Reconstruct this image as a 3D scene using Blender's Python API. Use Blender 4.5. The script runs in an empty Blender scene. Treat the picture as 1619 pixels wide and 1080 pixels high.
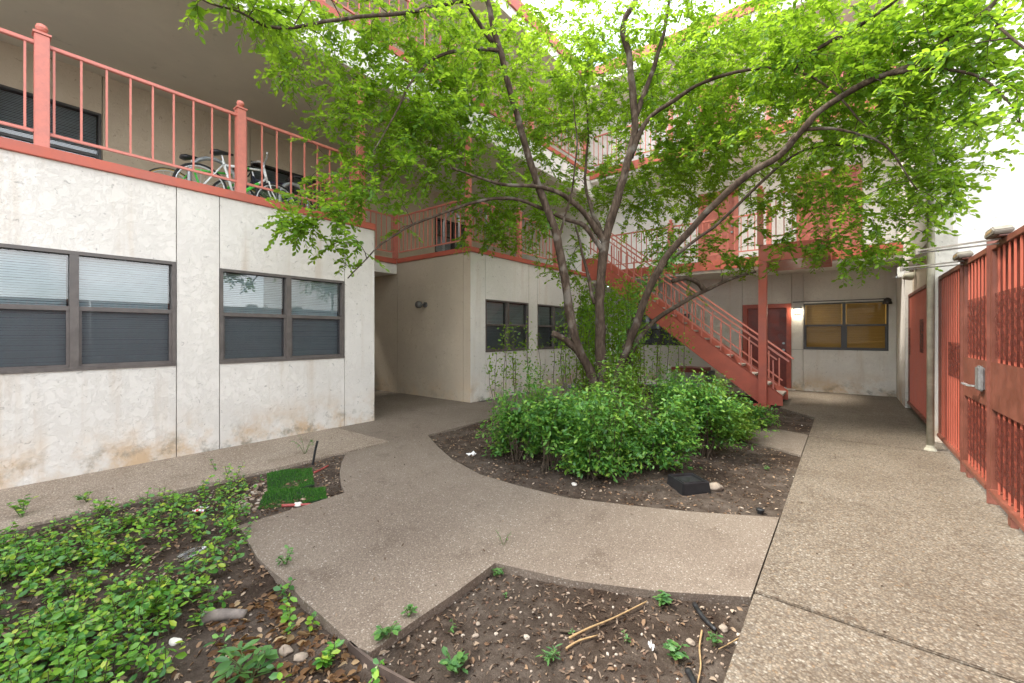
import bpy, bmesh, math, random
import numpy as np
from mathutils import Vector, Matrix
random.seed(7); RNG = np.random.default_rng(11)
S = bpy.context.scene; C = S.collection
R = math.radians

# ------------------------------------------------------------------ camera
W_, H_, F_, CX, CY = 1619.0, 1080.0, 670.0, 809.5, 527.0
YAW = R(38.1); CAMH = 1.4
FW = Vector((-math.sin(YAW), math.cos(YAW), 0)); RT = Vector((math.cos(YAW), math.sin(YAW), 0))
def P(px, py, d):            # a point of the place seen at a pixel, d metres ahead
    v = FW*d + RT*((px-CX)/F_*d); return Vector((v.x, v.y, CAMH + (CY-py)/F_*d))
def G(px, py, z=0.0):        # the point of the ground seen at a pixel
    return P(px, py, (CAMH-z)*F_/(py-CY))
def g2(px, py):
    v = G(px, py); return (v.x, v.y)
cd = bpy.data.cameras.new('camera'); cam = bpy.data.objects.new('camera', cd); C.objects.link(cam)
cam.location = (0, 0, CAMH); cam.rotation_euler = (R(90), 0, YAW)
cd.sensor_width = 36; cd.lens = 36*F_/W_; cd.shift_y = -(540-CY)/W_; cd.clip_end = 500; cd.clip_start = .02
S.camera = cam

# ------------------------------------------------------------------ materials
class NT:
    def __init__(s, name):
        s.m = bpy.data.materials.new(name); s.m.use_nodes = True
        s.t = s.m.node_tree; s.t.nodes.clear(); s.out = s.n('ShaderNodeOutputMaterial')
    def n(s, typ, ins=None, **kw):
        nd = s.t.nodes.new(typ)
        for k, v in kw.items(): setattr(nd, k, v)
        for k, v in (ins or {}).items(): s.put(nd.inputs[k], v)
        return nd
    def put(s, sock, v):
        if hasattr(v, 'is_output'): s.t.links.new(v, sock)
        elif isinstance(v, bpy.types.Node): s.t.links.new(v.outputs[0], sock)
        else:
            if sock.type == 'RGBA' and len(v) == 3: v = (*v, 1)
            sock.default_value = v
    def pos(s): return s.n('ShaderNodeNewGeometry').outputs['Position']
    def noise(s, scale, detail=4, rough=.55, vec=None, dist=0):
        return s.n('ShaderNodeTexNoise', {'Vector': vec if vec else s.pos(), 'Scale': scale, 'Detail': detail, 'Roughness': rough, 'Distortion': dist}).outputs['Fac']
    def ramp(s, fac, stops, interp='LINEAR'):
        nd = s.n('ShaderNodeValToRGB', {'Fac': fac}); cr = nd.color_ramp; cr.interpolation = interp
        while len(cr.elements) < len(stops): cr.elements.new(.5)
        for e, (p, c) in zip(cr.elements, stops):
            e.position = p; e.color = (*c, 1) if not isinstance(c, (int, float)) else (c, c, c, 1)
        return nd.outputs['Color']
    def math(s, op, a, b=0.0, clamp=False):
        nd = s.n('ShaderNodeMath', operation=op, use_clamp=clamp); s.put(nd.inputs[0], a); s.put(nd.inputs[1], b); return nd.outputs[0]
    def mix(s, fac, a, b, mode='MIX'):
        nd = s.n('ShaderNodeMix', data_type='RGBA', blend_type=mode)
        s.put(nd.inputs[0], fac); s.put(nd.inputs[6], a); s.put(nd.inputs[7], b); return nd.outputs[2]
    def maprange(s, v, a, b, c=0., d=1.):
        return s.n('ShaderNodeMapRange', {0: v, 1: a, 2: b, 3: c, 4: d}, interpolation_type='SMOOTHSTEP').outputs[0]
    def bump(s, h, strength=.4, dist=.01):
        return s.n('ShaderNodeBump', {'Height': h, 'Strength': strength, 'Distance': dist}).outputs[0]
    def bsdf(s, col, rough=.6, normal=None, metal=0, spec=.5, **kw):
        ins = {'Base Color': col, 'Roughness': rough, 'Metallic': metal, 'Specular IOR Level': spec}
        if normal is not None: ins['Normal'] = normal
        ins.update(kw); b = s.n('ShaderNodeBsdfPrincipled', ins); return b.outputs[0]
    def done(s, sh): s.put(s.out.inputs['Surface'], sh); return s.m
M = {}
def stucco(name, c, dirt=1.0, scale=1.0):
    t = NT(name); p = t.pos(); z = t.n('ShaderNodeSeparateXYZ', {0: p}).outputs['Z']
    big = t.noise(1.1, 5, .6)
    col = t.mix(t.maprange(big, .35, .7), tuple(x*.93 for x in c), tuple(min(1, x*1.05) for x in c))
    tr = t.noise(10*scale, 8, .74, None, .15)                     # trowel marks
    crest = t.ramp(tr, [(.0, 0.), (.44, 0.), (.475, .85), (.50, 1.), (.53, .25), (1., .0)])
    crk = t.noise(15*scale, 3, .6, None, 1.2)
    spots = t.ramp(crk, [(0., 0.), (.655, 0.), (.69, 1.), (1., 1.)])
    col = t.mix(t.math('MULTIPLY', spots, .55), col, tuple(x*.42 for x in c))
    line = t.ramp(tr, [(.0, 0.), (.468, 0.), (.474, 1.), (.48, 0.), (1., 0.)])
    col = t.mix(t.math('MULTIPLY', t.math('MULTIPLY', line, t.maprange(t.noise(2.2, 3),   .46, .58)), .72), col, tuple(x*.4 for x in c))
    if dirt:
        n1 = t.noise(2.3, 5, .65); low = t.maprange(z, 0.05, .62, 1., 0.)
        m1 = t.math('MULTIPLY', low, t.maprange(n1, .38, .66))
        col = t.mix(t.math('MULTIPLY', m1, .85*dirt, True), col, (.50, .34, .19))
        n2 = t.noise(4.5, 5, .7); low2 = t.maprange(z, 0.0, .40, 1., 0.)
        col = t.mix(t.math('MULTIPLY', t.math('MULTIPLY', low2, t.maprange(n2, .50, .66)), .75*dirt, True), col, (.20, .19, .15))
        st = t.n('ShaderNodeMapping', {'Vector': p, 'Scale': (3.2, 3.2, .22)})
        n3 = t.noise(1.6, 4, .6, st.outputs[0])
        col = t.mix(t.math('MULTIPLY', t.maprange(n3, .55, .75), .42*dirt), col, (.46, .36, .26))
    fine = t.noise(60, 3); h = t.math('ADD', t.math('MULTIPLY', crest, 1.0), t.math('MULTIPLY', fine, .35))
    h = t.math('ADD', h, t.math('MULTIPLY', t.noise(3.2, 6, .68), 1.3))
    M[name] = t.done(t.bsdf(col, .9, t.bump(h, .42, .010), spec=.2))
stucco('stucco', (.65, .615, .56)); stucco('stucco_shaded', (.45, .38, .29), .5); stucco('stucco_upper', (.55, .48, .38), 0)  # one stucco; shade of walkways and passage is put into the tan tones
stucco('stucco_sunlit', (.80, .78, .74), .35, 1.4)  # same stucco, with the sun's brightness put into a lighter colour
def paint(name, c, rough=.45, wear=.25, scale=14, metal=0):
    t = NT(name); n = t.noise(scale, 5, .65)
    col = t.mix(t.maprange(n, .35, .68), tuple(x*(1-wear) for x in c), tuple(min(1, x*(1+wear*.5)) for x in c))
    sp = t.noise(scale*5, 3, .6); col = t.mix(t.math('MULTIPLY', t.maprange(sp, .64, .75), .35), col, tuple(x*.45 for x in c))
    M[name] = t.done(t.bsdf(col, t.maprange(n, .3, .7, rough-.08, rough+.15), t.bump(sp, .15, .002), metal))
paint('rail_red', (.52, .165, .12), .42, .10); paint('fascia_red', (.41, .094, .056), .5, .12, 5); paint('gate_red', (.52, .13, .08), .40, .06, 5)
paint('gate_brown', (.19, .062, .038), .45, .2, 7); paint('gate_dark', (.12, .020, .012), .5, .2, 10); paint('door_red', (.20, .035, .024), .4, .2, 8)
paint('frame_red', (.36, .075, .045), .45, .2, 8)
paint('bronze', (.10, .085, .075), .45, .25, 10); paint('dark_frame', (.028, .024, .022), .4, .2)
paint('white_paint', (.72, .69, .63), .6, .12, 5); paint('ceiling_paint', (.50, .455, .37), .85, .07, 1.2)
paint('galv', (.36, .38, .39), .4, .2, 20, .6); paint('steel_grey', (.28, .28, .27), .45, .25, 18, .5)
paint('black_plastic', (.016, .016, .017), .38, .3, 20); paint('black_rubber', (.02, .02, .02), .8, .2)
paint('cream_post', (.44, .41, .31), .7, .3, 4); paint('concrete_tread', (.42, .36, .30), .9, .2, 20)
paint('bike_green', (.08, .58, .07), .3, .1); paint('bike_white', (.72, .74, .72), .3, .08); paint('bike_dark', (.03, .035, .07), .35, .2)
paint('rim_silver', (.62, .63, .64), .3, .1, 20, .7); paint('tan_wall', (.48, .33, .10), .7, .2)
paint('lamp_metal', (.12, .115, .11), .5, .25, 20, .3); paint('ac_beige', (.30, .27, .22), .6, .2, 10)
paint('white_plastic', (.75, .75, .72), .4, .08); paint('red_pipe', (.32, .06, .05), .5, .25, 20)
paint('stone', (.29, .235, .18), .9, .25, 25); paint('stone_white', (.60, .57, .51), .85, .12, 25); paint('dry_stick', (.38, .25, .115), .8, .3, 30)
paint('log_grey', (.20, .17, .145), .9, .35, 18); paint('edging', (.10, .07, .055), .8, .35, 12)
paint('paper', (.78, .77, .74), .7, .08, 20); paint('closer_grey', (.19, .17, .14), .5, .3, 15)
t = NT('wrapper'); v = t.n('ShaderNodeTexVoronoi', {'Vector': t.pos(), 'Scale': 38.}).outputs['Color']
M['wrapper'] = t.done(t.bsdf(t.ramp(v, [(0, (.55, .03, .04)), (.42, (.6, .05, .06)), (.46, (.75, .74, .76)), (.8, (.5, .5, .62))], 'CONSTANT'), .3, t.bump(t.noise(60), .5, .004)))
def aggregate(name, scale, cols, dark, contrast, bumpd, tint):
    t = NT(name); p = t.pos()
    wob = t.n('ShaderNodeTexNoise', {'Vector': p, 'Scale': scale*.7, 'Detail': 2.})
    pv = t.n('ShaderNodeVectorMath', operation='ADD'); t.put(pv.inputs[0], p)
    sc = t.n('ShaderNodeVectorMath', {0: wob.outputs['Color'], 3: .9/scale}, operation='SCALE'); t.put(pv.inputs[1], sc.outputs[0])
    v = t.n('ShaderNodeTexVoronoi', {'Vector': pv.outputs[0], 'Scale': scale, 'Randomness': 1.})
    sep = t.n('ShaderNodeSeparateColor', {0: v.outputs['Color']})
    col = t.ramp(sep.outputs[0], cols)
    d = v.outputs['Distance']; gap = t.maprange(d, .36, .62)
    col = t.mix(t.math('MULTIPLY', gap, contrast), col, dark)
    big = t.noise(.9, 5, .62); mid = t.noise(3.5, 5, .7)
    col = t.mix(t.math('MULTIPLY', t.maprange(big, .38, .64), .55), col, tint, 'MULTIPLY')
    col = t.mix(t.math('MULTIPLY', t.maprange(mid, .52, .70), .38), col, (.45, .40, .36), 'MULTIPLY')
    sp = t.noise(24, 3, .7); col = t.mix(t.math('MULTIPLY', t.maprange(sp, .66, .72), .5), col, (.11, .09, .075))
    h = t.math('SUBTRACT', 1., t.math('MULTIPLY', d, 1.2), True)
    M[name] = t.done(t.bsdf(col, .88, t.bump(h, .55, bumpd), spec=.25))
aggregate('aggregate', 84, [(0, (0.104, 0.07505, 0.05236)), (.25, (0.18, 0.1462, 0.1078)), (.5, (0.228, 0.188, 0.1401)), (.75, (0.148, 0.1248, 0.09856)), (.9, (0.304, 0.2726, 0.2194)), (1, (0.2, 0.1382, 0.0847))], (0.08, 0.06162, 0.04466), .55, .004, (.70, .66, .62))
aggregate('path_concrete', 120, [(0, (0.1512, 0.1201, 0.09152)), (.3, (0.2201, 0.1783, 0.1382)), (.7, (0.1932, 0.1566, 0.1214)), (.93, (0.2688, 0.2245, 0.176)), (1, (0.4032, 0.3654, 0.308))], (0.126, 0.09831, 0.0748), .65, .002, (.76, .72, .70))
aggregate('sidewalk_concrete', 100, [(0, (0.2185, 0.1738, 0.1297)), (.3, (0.3562, 0.2869, 0.22)), (.7, (0.3087, 0.2489, 0.1899)), (.9, (0.418, 0.3515, 0.2773)), (1, (0.57, 0.5035, 0.4136))], (0.171, 0.1349, 0.1015), .7, .003, (.74, .70, .66))
t = NT('soil'); n1 = t.noise(7, 8, .7); n2 = t.noise(70, 5, .75); n3 = t.noise(1.2, 4)
col = t.ramp(n1, [(.3, (.042, .030, .022)), (.5, (.084, .064, .049)), (.7, (.142, .114, .091))])
col = t.mix(t.maprange(n3, .4, .65), col, (.62, .55, .5), 'MULTIPLY')
col = t.mix(t.math('MULTIPLY', t.maprange(n2, .58, .72), .6), col, (.30, .235, .175))
col = t.mix(t.math('MULTIPLY', t.maprange(n2, .42, .32), .5), col, (.025, .017, .012))
M['soil'] = t.done(t.bsdf(col, .95, t.bump(t.math('ADD', n1, n2), .9, .02), spec=.15))
t = NT('bark'); mp = t.n('ShaderNodeMapping', {'Vector': t.pos(), 'Scale': (1, 1, .35)}).outputs[0]
n1 = t.noise(16, 6, .7, mp, .6); n2 = t.noise(4, 4); n3 = t.noise(70, 3, .6, mp)
col = t.ramp(n1, [(.32, (.022, .014, .009)), (.52, (.060, .041, .028)), (.70, (.13, .098, .072))])
col = t.mix(t.math('MULTIPLY', t.maprange(n2, .54, .68), .5), col, (.20, .18, .15))
M['bark'] = t.done(t.bsdf(col, .9, t.bump(t.math('ADD', n1, t.math('MULTIPLY', n3, .5)), .9, .014), spec=.2))
def leafmat(name, cols, trans, tf=.45, rough=.42, spec=.4):
    t = NT(name); g = t.n('ShaderNodeNewGeometry'); rnd = g.outputs['Random Per Island']
    col = t.ramp(rnd, cols)
    b = t.bsdf(col, rough, spec=spec)
    tr = t.n('ShaderNodeBsdfTranslucent', {'Color': t.mix(t.math('FRACT', t.math('MULTIPLY', rnd, 7.13)), trans, tuple(x*.72 for x in trans))})
    mx = t.n('ShaderNodeMixShader', {0: tf}); t.put(mx.inputs[1], b); t.put(mx.inputs[2], tr.outputs[0])
    M[name] = t.done(mx.outputs[0])
leafmat('leaf_tree', [(0, (.022, .072, .014)), (.35, (.052, .138, .018)), (.7, (.092, .205, .022)), (1, (.16, .28, .03))], (.44, .68, .04), .55, .45, .28)
leafmat('leaf_shrub', [(0, (.03, .105, .026)), (.35, (.065, .19, .032)), (.7, (.12, .28, .04)), (1, (.24, .38, .05))], (.20, .42, .04), .36)
leafmat('leaf_ivy', [(0, (.03, .12, .035)), (.3, (.07, .22, .035)), (.65, (.16, .36, .035)), (.9, (.25, .40, .04)), (1, (.40, .45, .05))], (.26, .46, .04), .34, .30, .5)
leafmat('leaf_weed', [(0, (.05, .14, .05)), (1, (.12, .26, .06))], (.22, .40, .08), .35)
leafmat('leaf_dry', [(0, (.075, .042, .024)), (.3, (.16, .095, .055)), (.6, (.27, .175, .105)), (.85, (.30, .225, .155)), (1, (.40, .32, .24))], (.3, .18, .08), .12, .8, .2)
leafmat('leaf_brown', [(0, (.06, .03, .016)), (.4, (.14, .075, .035)), (.75, (.26, .16, .075)), (1, (.40, .30, .17))], (.4, .2, .06), .25, .7, .2)
leafmat('wood_chip', [(0, (.035, .022, .015)), (.4, (.09, .058, .038)), (.7, (.15, .105, .072)), (1, (.24, .18, .13))], (.1, .06, .03), .02, .9, .15)
leafmat('pebble', [(0, (.13, .07, .045)), (.4, (.22, .16, .115)), (.8, (.30, .245, .19)), (1, (.46, .41, .34))], (.1, .1, .1), .0, .85, .25)
leafmat('turf', [(0, (.015, .075, .006)), (.5, (.035, .15, .010)), (1, (.09, .25, .02))], (.05, .25, .02), .2, .5, .4)
paint('turf_base', (.015, .035, .01), .9); paint('stem_green', (.10, .14, .045), .7, .3, 20); paint('stem_brown', (.075, .055, .035), .85, .3, 20)
def glass(name, tint, refl=1.0, base=.04):
    t = NT(name); lw = t.n('ShaderNodeFresnel', {'IOR': 1.5}).outputs[0]
    tr = t.n('ShaderNodeBsdfTransparent', {'Color': (*tint, 1)}); gl = t.n('ShaderNodeBsdfGlossy', {'Roughness': .015, 'Color': (1, 1, 1, 1)})
    mx = t.n('ShaderNodeMixShader', {0: t.math('ADD', t.math('MULTIPLY', lw, refl), base, True)}); t.put(mx.inputs[1], tr.outputs[0]); t.put(mx.inputs[2], gl.outputs[0])
    M[name] = t.done(mx.outputs[0])
glass('glass', (.78, .86, .88), 1.2); glass('glass_dim', (.9, .86, .75), .06, .002); glass('clear_plastic', (.90, .92, .92), .35)
t = NT('screen_mesh'); tr = t.n('ShaderNodeBsdfTransparent'); b = t.bsdf((.030, .034, .040), .6)
mx = t.n('ShaderNodeMixShader', {0: .46}); t.put(mx.inputs[1], tr.outputs[0]); t.put(mx.inputs[2], b); M['screen_mesh'] = t.done(mx.outputs[0])
paint('blind', (.58, .625, .62), .6, .06, 6); paint('blind_dim', (.30, .31, .33), .6, .1, 6); paint('blind_amber', (.33, .225, .085), .6, .08, 6)
M['room_dark'] = NT('room_dark'); M['room_dark'] = M['room_dark'].done(M['room_dark'].bsdf((.018, .018, .02), .9))
def emit(name, c, s):
    t = NT(name); e = t.n('ShaderNodeEmission', {'Color': (*c, 1), 'Strength': s}); M[name] = t.done(e.outputs[0])
emit('room_amber', (1, .60, .17), .10); emit('lamp_glow', (1, .90, .70), 22.0)
t = NT('patch'); n = t.n('ShaderNodeTexVoronoi', {'Vector': t.pos(), 'Scale': 24.}).outputs['Distance']
tr = t.n('ShaderNodeBsdfTransparent'); b = t.bsdf((.10, .017, .010), .6); mx = t.n('ShaderNodeMixShader', {0: t.maprange(n, .60, .30, .40, .92)}); t.put(mx.inputs[1], tr.outputs[0]); t.put(mx.inputs[2], b); M['patch'] = t.done(mx.outputs[0])

# ------------------------------------------------------------------ mesh building
class MB:
    def __init__(s): s.v = []; s.f = []
    def quad(s, *p):
        n = len(s.v); s.v += [tuple(q) for q in p]; s.f.append(tuple(range(n, n+len(p)))); return s
    def box(s, a, b):
        x0, x1 = sorted((a[0], b[0])); y0, y1 = sorted((a[1], b[1])); z0, z1 = sorted((a[2], b[2])); n = len(s.v)
        s.v += [(x0,y0,z0),(x1,y0,z0),(x1,y1,z0),(x0,y1,z0),(x0,y0,z1),(x1,y0,z1),(x1,y1,z1),(x0,y1,z1)]
        s.f += [tuple(n+i for i in q) for q in ((0,3,2,1),(4,5,6,7),(0,1,5,4),(1,2,6,5),(2,3,7,6),(3,0,4,7))]
        return s
    def bar(s, a, b, w, h=None):       # rectangular bar from a to b, w across, h the other way
        a, b = Vector(a), Vector(b); h = h or w; d = (b-a).normalized()
        up = Vector((0, 0, 1)) if abs(d.z) < .95 else Vector((0, 1, 0))
        r = d.cross(up).normalized(); u = r.cross(d); n = len(s.v)
        for c in (a, b):
            for sx, sy in ((-1,-1),(1,-1),(1,1),(-1,1)): s.v.append(tuple(c + r*sx*w/2 + u*sy*h/2))
        s.f += [tuple(n+i for i in q) for q in ((0,1,2,3),(7,6,5,4),(0,4,5,1),(1,5,6,2),(2,6,7,3),(3,7,4,0))]
        return s
    def tube(s, pts, rad, k=8, cap=True):
        pts = [Vector(p) for p in pts]; m = len(pts)
        if isinstance(rad, (int, float)): rad = [rad]*m
        d0 = (pts[1]-pts[0]).normalized(); u = Vector((0, 0, 1)) if abs(d0.z) < .9 else Vector((1, 0, 0))
        n0 = len(s.v)
        for i, p in enumerate(pts):
            d = (pts[min(i+1, m-1)]-pts[max(i-1, 0)]).normalized()
            r = d.cross(u); r = r.normalized() if r.length > 1e-6 else Vector((1, 0, 0)); u = r.cross(d)
            for j in range(k):
                a = 2*math.pi*j/k; s.v.append(tuple(p + (r*math.cos(a) + u*math.sin(a))*rad[i]))
        for i in range(m-1):
            for j in range(k):
                s.f.append((n0+i*k+j, n0+i*k+(j+1) % k, n0+(i+1)*k+(j+1) % k, n0+(i+1)*k+j))
        if cap: s.f.append(tuple(n0+j for j in reversed(range(k)))); s.f.append(tuple(n0+(m-1)*k+j for j in range(k)))
        return s
    def lathe(s, c, prof, k=12, axis='z'):    # prof: (radius, height)
        n0 = len(s.v); m = len(prof)
        for r, h in prof:
            for j in range(k):
                a = 2*math.pi*j/k; x, y = r*math.cos(a), r*math.sin(a)
                q = (x, y, h) if axis == 'z' else ((h, x, y) if axis == 'x' else (x, h, y))
                s.v.append((c[0]+q[0], c[1]+q[1], c[2]+q[2]))
        for i in range(m-1):
            for j in range(k): s.f.append((n0+i*k+j, n0+i*k+(j+1) % k, n0+(i+1)*k+(j+1) % k, n0+(i+1)*k+j))
        s.f.append(tuple(n0+j for j in reversed(range(k)))); s.f.append(tuple(n0+(m-1)*k+j for j in range(k)))
        return s
    def prism(s, poly, z0, z1):
        n = len(s.v); m = len(poly)
        a = sum(poly[i][0]*poly[(i+1) % m][1]-poly[(i+1) % m][0]*poly[i][1] for i in range(m))
        if a < 0: poly = poly[::-1]
        s.v += [(x, y, z0) for x, y in poly] + [(x, y, z1) for x, y in poly]
        s.f.append(tuple(n+i for i in reversed(range(m)))); s.f.append(tuple(n+m+i for i in range(m)))
        for i in range(m): s.f.append((n+i, n+(i+1) % m, n+m+(i+1) % m, n+m+i))
        return s
    def build(s, name, mat, parent=None, smooth=False, bevel=0):
        me = bpy.data.meshes.new(name); o = bpy.data.objects.new(name, me); C.objects.link(o)
        off = Vector((0, 0, 0)); q = parent
        while q is not None: off += q.location; q = q.parent
        me.from_pydata([(x-off.x, y-off.y, z-off.z) for x, y, z in s.v], [], s.f)
        me.materials.append(M[mat] if isinstance(mat, str) else mat)
        if bevel:
            bm = bmesh.new(); bm.from_mesh(me)
            bmesh.ops.remove_doubles(bm, verts=bm.verts, dist=1e-5)
            ed = [e for e in bm.edges if len(e.link_faces) == 2 and e.calc_face_angle(0) > .6]
            bmesh.ops.bevel(bm, geom=ed, offset=bevel, segments=2, affect='EDGES', clamp_overlap=True); bm.to_mesh(me); bm.free()
        if smooth: me.polygons.foreach_set('use_smooth', [True]*len(me.polygons))
        me.update(); o.parent = parent
        return o
def tag(o, label=None, cat=None, group=None, kind=None):
    if label: o['label'] = label
    if cat: o['category'] = cat
    if group: o['group'] = group
    if kind: o['kind'] = kind
    return o
def thing(name, loc, label, cat, group=None):
    o = bpy.data.objects.new(name, None); C.objects.link(o); o.location = loc; o.empty_display_size = .1
    return tag(o, label, cat, group)
def kids(o): return [c for c in list(o.children)]
def copy_tree(o, parent=None):
    c = o.copy(); C.objects.link(c); c.parent = parent
    for ch in kids(o): copy_tree(ch, c)
    return c
def tag_structure(o): o['kind'] = 'structure'; return o

# leaves as one mesh: hexagonal blades folded along the midrib
def leaf_arrays(c, d, nrm, L, wr=.5, fold=.18, curl=.0):
    d = d/np.linalg.norm(d, axis=1, keepdims=True)
    s = np.cross(d, nrm); s /= np.maximum(np.linalg.norm(s, axis=1, keepdims=True), 1e-6); n = np.cross(s, d)
    L = L[:, None]; wdt = L*(wr[:, None] if hasattr(wr, '__len__') else wr)*.5
    pts = [c, c+d*L*.32+s*wdt*.82+n*wdt*fold, c+d*L*.68+s*wdt+n*(wdt*fold-L*curl*.5), c+d*L-n*L*curl, c+d*L*.68-s*wdt+n*(wdt*fold-L*curl*.5), c+d*L*.32-s*wdt*.82+n*wdt*fold]
    return np.stack(pts, axis=1).reshape(-1, 3)
LF = np.array([[0, 1, 2, 3], [0, 3, 4, 5]])
def leaf_object(name, verts, mat, parent=None):
    n = len(verts)//6
    faces = (LF[None] + (np.arange(n)*6)[:, None, None]).reshape(-1, 4)
    off = Vector((0, 0, 0)); q = parent
    while q is not None: off += q.location; q = q.parent
    me = bpy.data.meshes.new(name); me.vertices.add(len(verts)); me.vertices.foreach_set('co', (verts-np.array(off)).astype(np.float32).ravel())
    me.loops.add(faces.size); me.loops.foreach_set('vertex_index', faces.ravel().astype(np.int32))
    me.polygons.add(len(faces)); me.polygons.foreach_set('loop_start', (np.arange(len(faces))*4).astype(np.int32))
    me.update(calc_edges=True); me.validate(); me.materials.append(M[mat])
    o = bpy.data.objects.new(name, me); C.objects.link(o); o.parent = parent; return o
def rdir(n, up=0., spread=1.):
    v = RNG.normal(size=(n, 3))*spread; v[:, 2] += up; return v/np.maximum(np.linalg.norm(v, axis=1, keepdims=True), 1e-6)

# ------------------------------------------------------------------ ground
XB = -.39
bedB = [g2(1187, 944), g2(1046, 935), g2(906, 918), g2(840, 903), g2(783, 890), g2(716, 940), g2(650, 985), g2(586, 1031)]
edgeA = [g2(560, 1022), g2(544, 1006), g2(510, 975), g2(478, 948), g2(459, 926), g2(430, 903), g2(407, 882), g2(383, 839)]
edgeA2 = [g2(374, 832), g2(460, 806), g2(545, 779), g2(539, 765), g2(537, 747), g2(540, 731), g2(547, 717)]
frontC = [g2(676, 688), g2(693, 707), g2(715, 726), g2(759, 750), g2(818, 767.5), g2(897, 787), g2(996, 799), g2(1095, 809), g2(1170, 814), g2(1229, 817)]
leftC = [(-4.56, 4.94), (-4.75, 6.0), (-4.60, 7.0), (-4.1, 7.72)]
main = [(XB, bedB[0][1])] + bedB + edgeA + edgeA2 + [(-4.615, 3.35), (-10, 3.35), (-10, 6.4), (-5.8, 6.4), (-5.8, 9.3), (-4.3, 9.0), (-1.08, 7.43), (XB, 7.11), (XB, 5.87), (-1.09, 6.29), (-2.6, 6.95)] + leftC[::-1] + frontC[:-1] + [(XB, frontC[-1][1])]
mb = MB().prism(main, -.09, 0); tag_structure(mb.build('path', 'path_concrete', bevel=.006))
tag_structure(MB().prism([(-5.95, -6), (-4.62, -6), (-4.62, -.9), (-5.95, -.9)], -.09, 0).build('pavement', 'sidewalk_concrete', bevel=.005))
tag_structure(MB().prism([(-5.95, -.892), (-4.72, -.892), (-4.625, 2.6), (-4.625, 3.342), (-5.95, 3.342)], -.09, .004).build('pavement', 'sidewalk_concrete', bevel=.005))
for poly in ([(XB+.008, -6), (1.6, -6), (1.6, 2.56), (XB+.008, 2.60)], [(XB+.008, 2.620), (1.6, 2.580), (1.6, 6.985), (XB+.008, 7.005)],
             [(XB+.008, 7.015), (1.6, 6.995), (1.6, 12.6), (-2.7, 12.6), (-2.7, 10.75), (-1.0, 10.75), (-.95, 9.38), (XB+.008, 8.62)]):
    tag_structure(MB().prism(poly, -.09, .003).build('walkway', 'aggregate', bevel=.005))
tag_structure(MB().quad((-70, -60, -.16), (70, -60, -.16), (70, 80, -.16), (-70, 80, -.16)).build('ground', 'soil'))
# soil of the planting beds
from mathutils import noise as mn
def soil_z(x, y):
    h = (-.045 if y < 2.75 and x > -2.6 else -.028) + .018*mn.noise((x*1.3, y*1.3, 0)) + .012*mn.noise((x*5, y*5, 3)) + .006*mn.noise((x*17, y*17, 5))
    d = math.hypot((x+2.6)/1.9, (y-5.9)/1.6)
    if d < 1: h += .07*(1-d)
    return min(h, -.008 if d >= 1 else .05)
nx, ny = 160, 420; xs = np.linspace(-5.6, -.3, nx); ys = np.linspace(-2, 11.6, ny)
mb = MB(); mb.v = [(x, y, soil_z(x, y)) for y in ys for x in xs]
mb.f = [(j*nx+i, j*nx+i+1, (j+1)*nx+i+1, (j+1)*nx+i) for j in range(ny-1) for i in range(nx-1)]
tag_structure(mb.build('soil', 'soil', smooth=True))
polyA = [(-4.6, -1.2), (-1.2, -1.2), g2(660, 1085), g2(600, 1050)] + edgeA + edgeA2
polyB = bedB + [g2(600, 1050), g2(660, 1085), (-1.2, -.4), (XB, -.4)]
polyC = frontC + [(XB, 5.87), (-1.09, 6.29), (-2.6, 6.95)] + leftC[::-1]
polyD = [(XB, 7.11), (XB, 8.62), (-.95, 9.38), (-1.0, 10.75), (-5.6, 10.75), (-5.6, 9.3), (-4.3, 9.0), (-1.08, 7.43)]
def inside(poly, x, y):
    r = False; j = len(poly)-1
    for i in range(len(poly)):
        xi, yi = poly[i]; xj, yj = poly[j]
        if (yi > y) != (yj > y) and x < (xj-xi)*(y-yi)/(yj-yi)+xi: r = not r
        j = i
    return r
def scatter(poly, n, dens=None):
    x0, x1 = min(p[0] for p in poly), max(p[0] for p in poly); y0, y1 = min(p[1] for p in poly), max(p[1] for p in poly); out = []
    tries = 0
    while len(out) < n and tries < n*60:
        tries += 1; x, y = random.uniform(x0, x1), random.uniform(y0, y1)
        if inside(poly, x, y) and (dens is None or random.random() < dens(x, y)): out.append((x, y))
    return out
# steel edging between the two front beds
pts = [g2(552, 1014), g2(572, 1031), g2(600, 1052), g2(630, 1068), g2(665, 1087), g2(720, 1120)]
mb = MB()
for a, b in zip(pts, pts[1:]): mb.bar((a[0], a[1], -.045), (b[0], b[1], -.045), .012, .09)
tag(mb.build('garden_edging', 'edging'), 'thin dark steel edging strip bent between the two front planting beds', 'edging')

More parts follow.
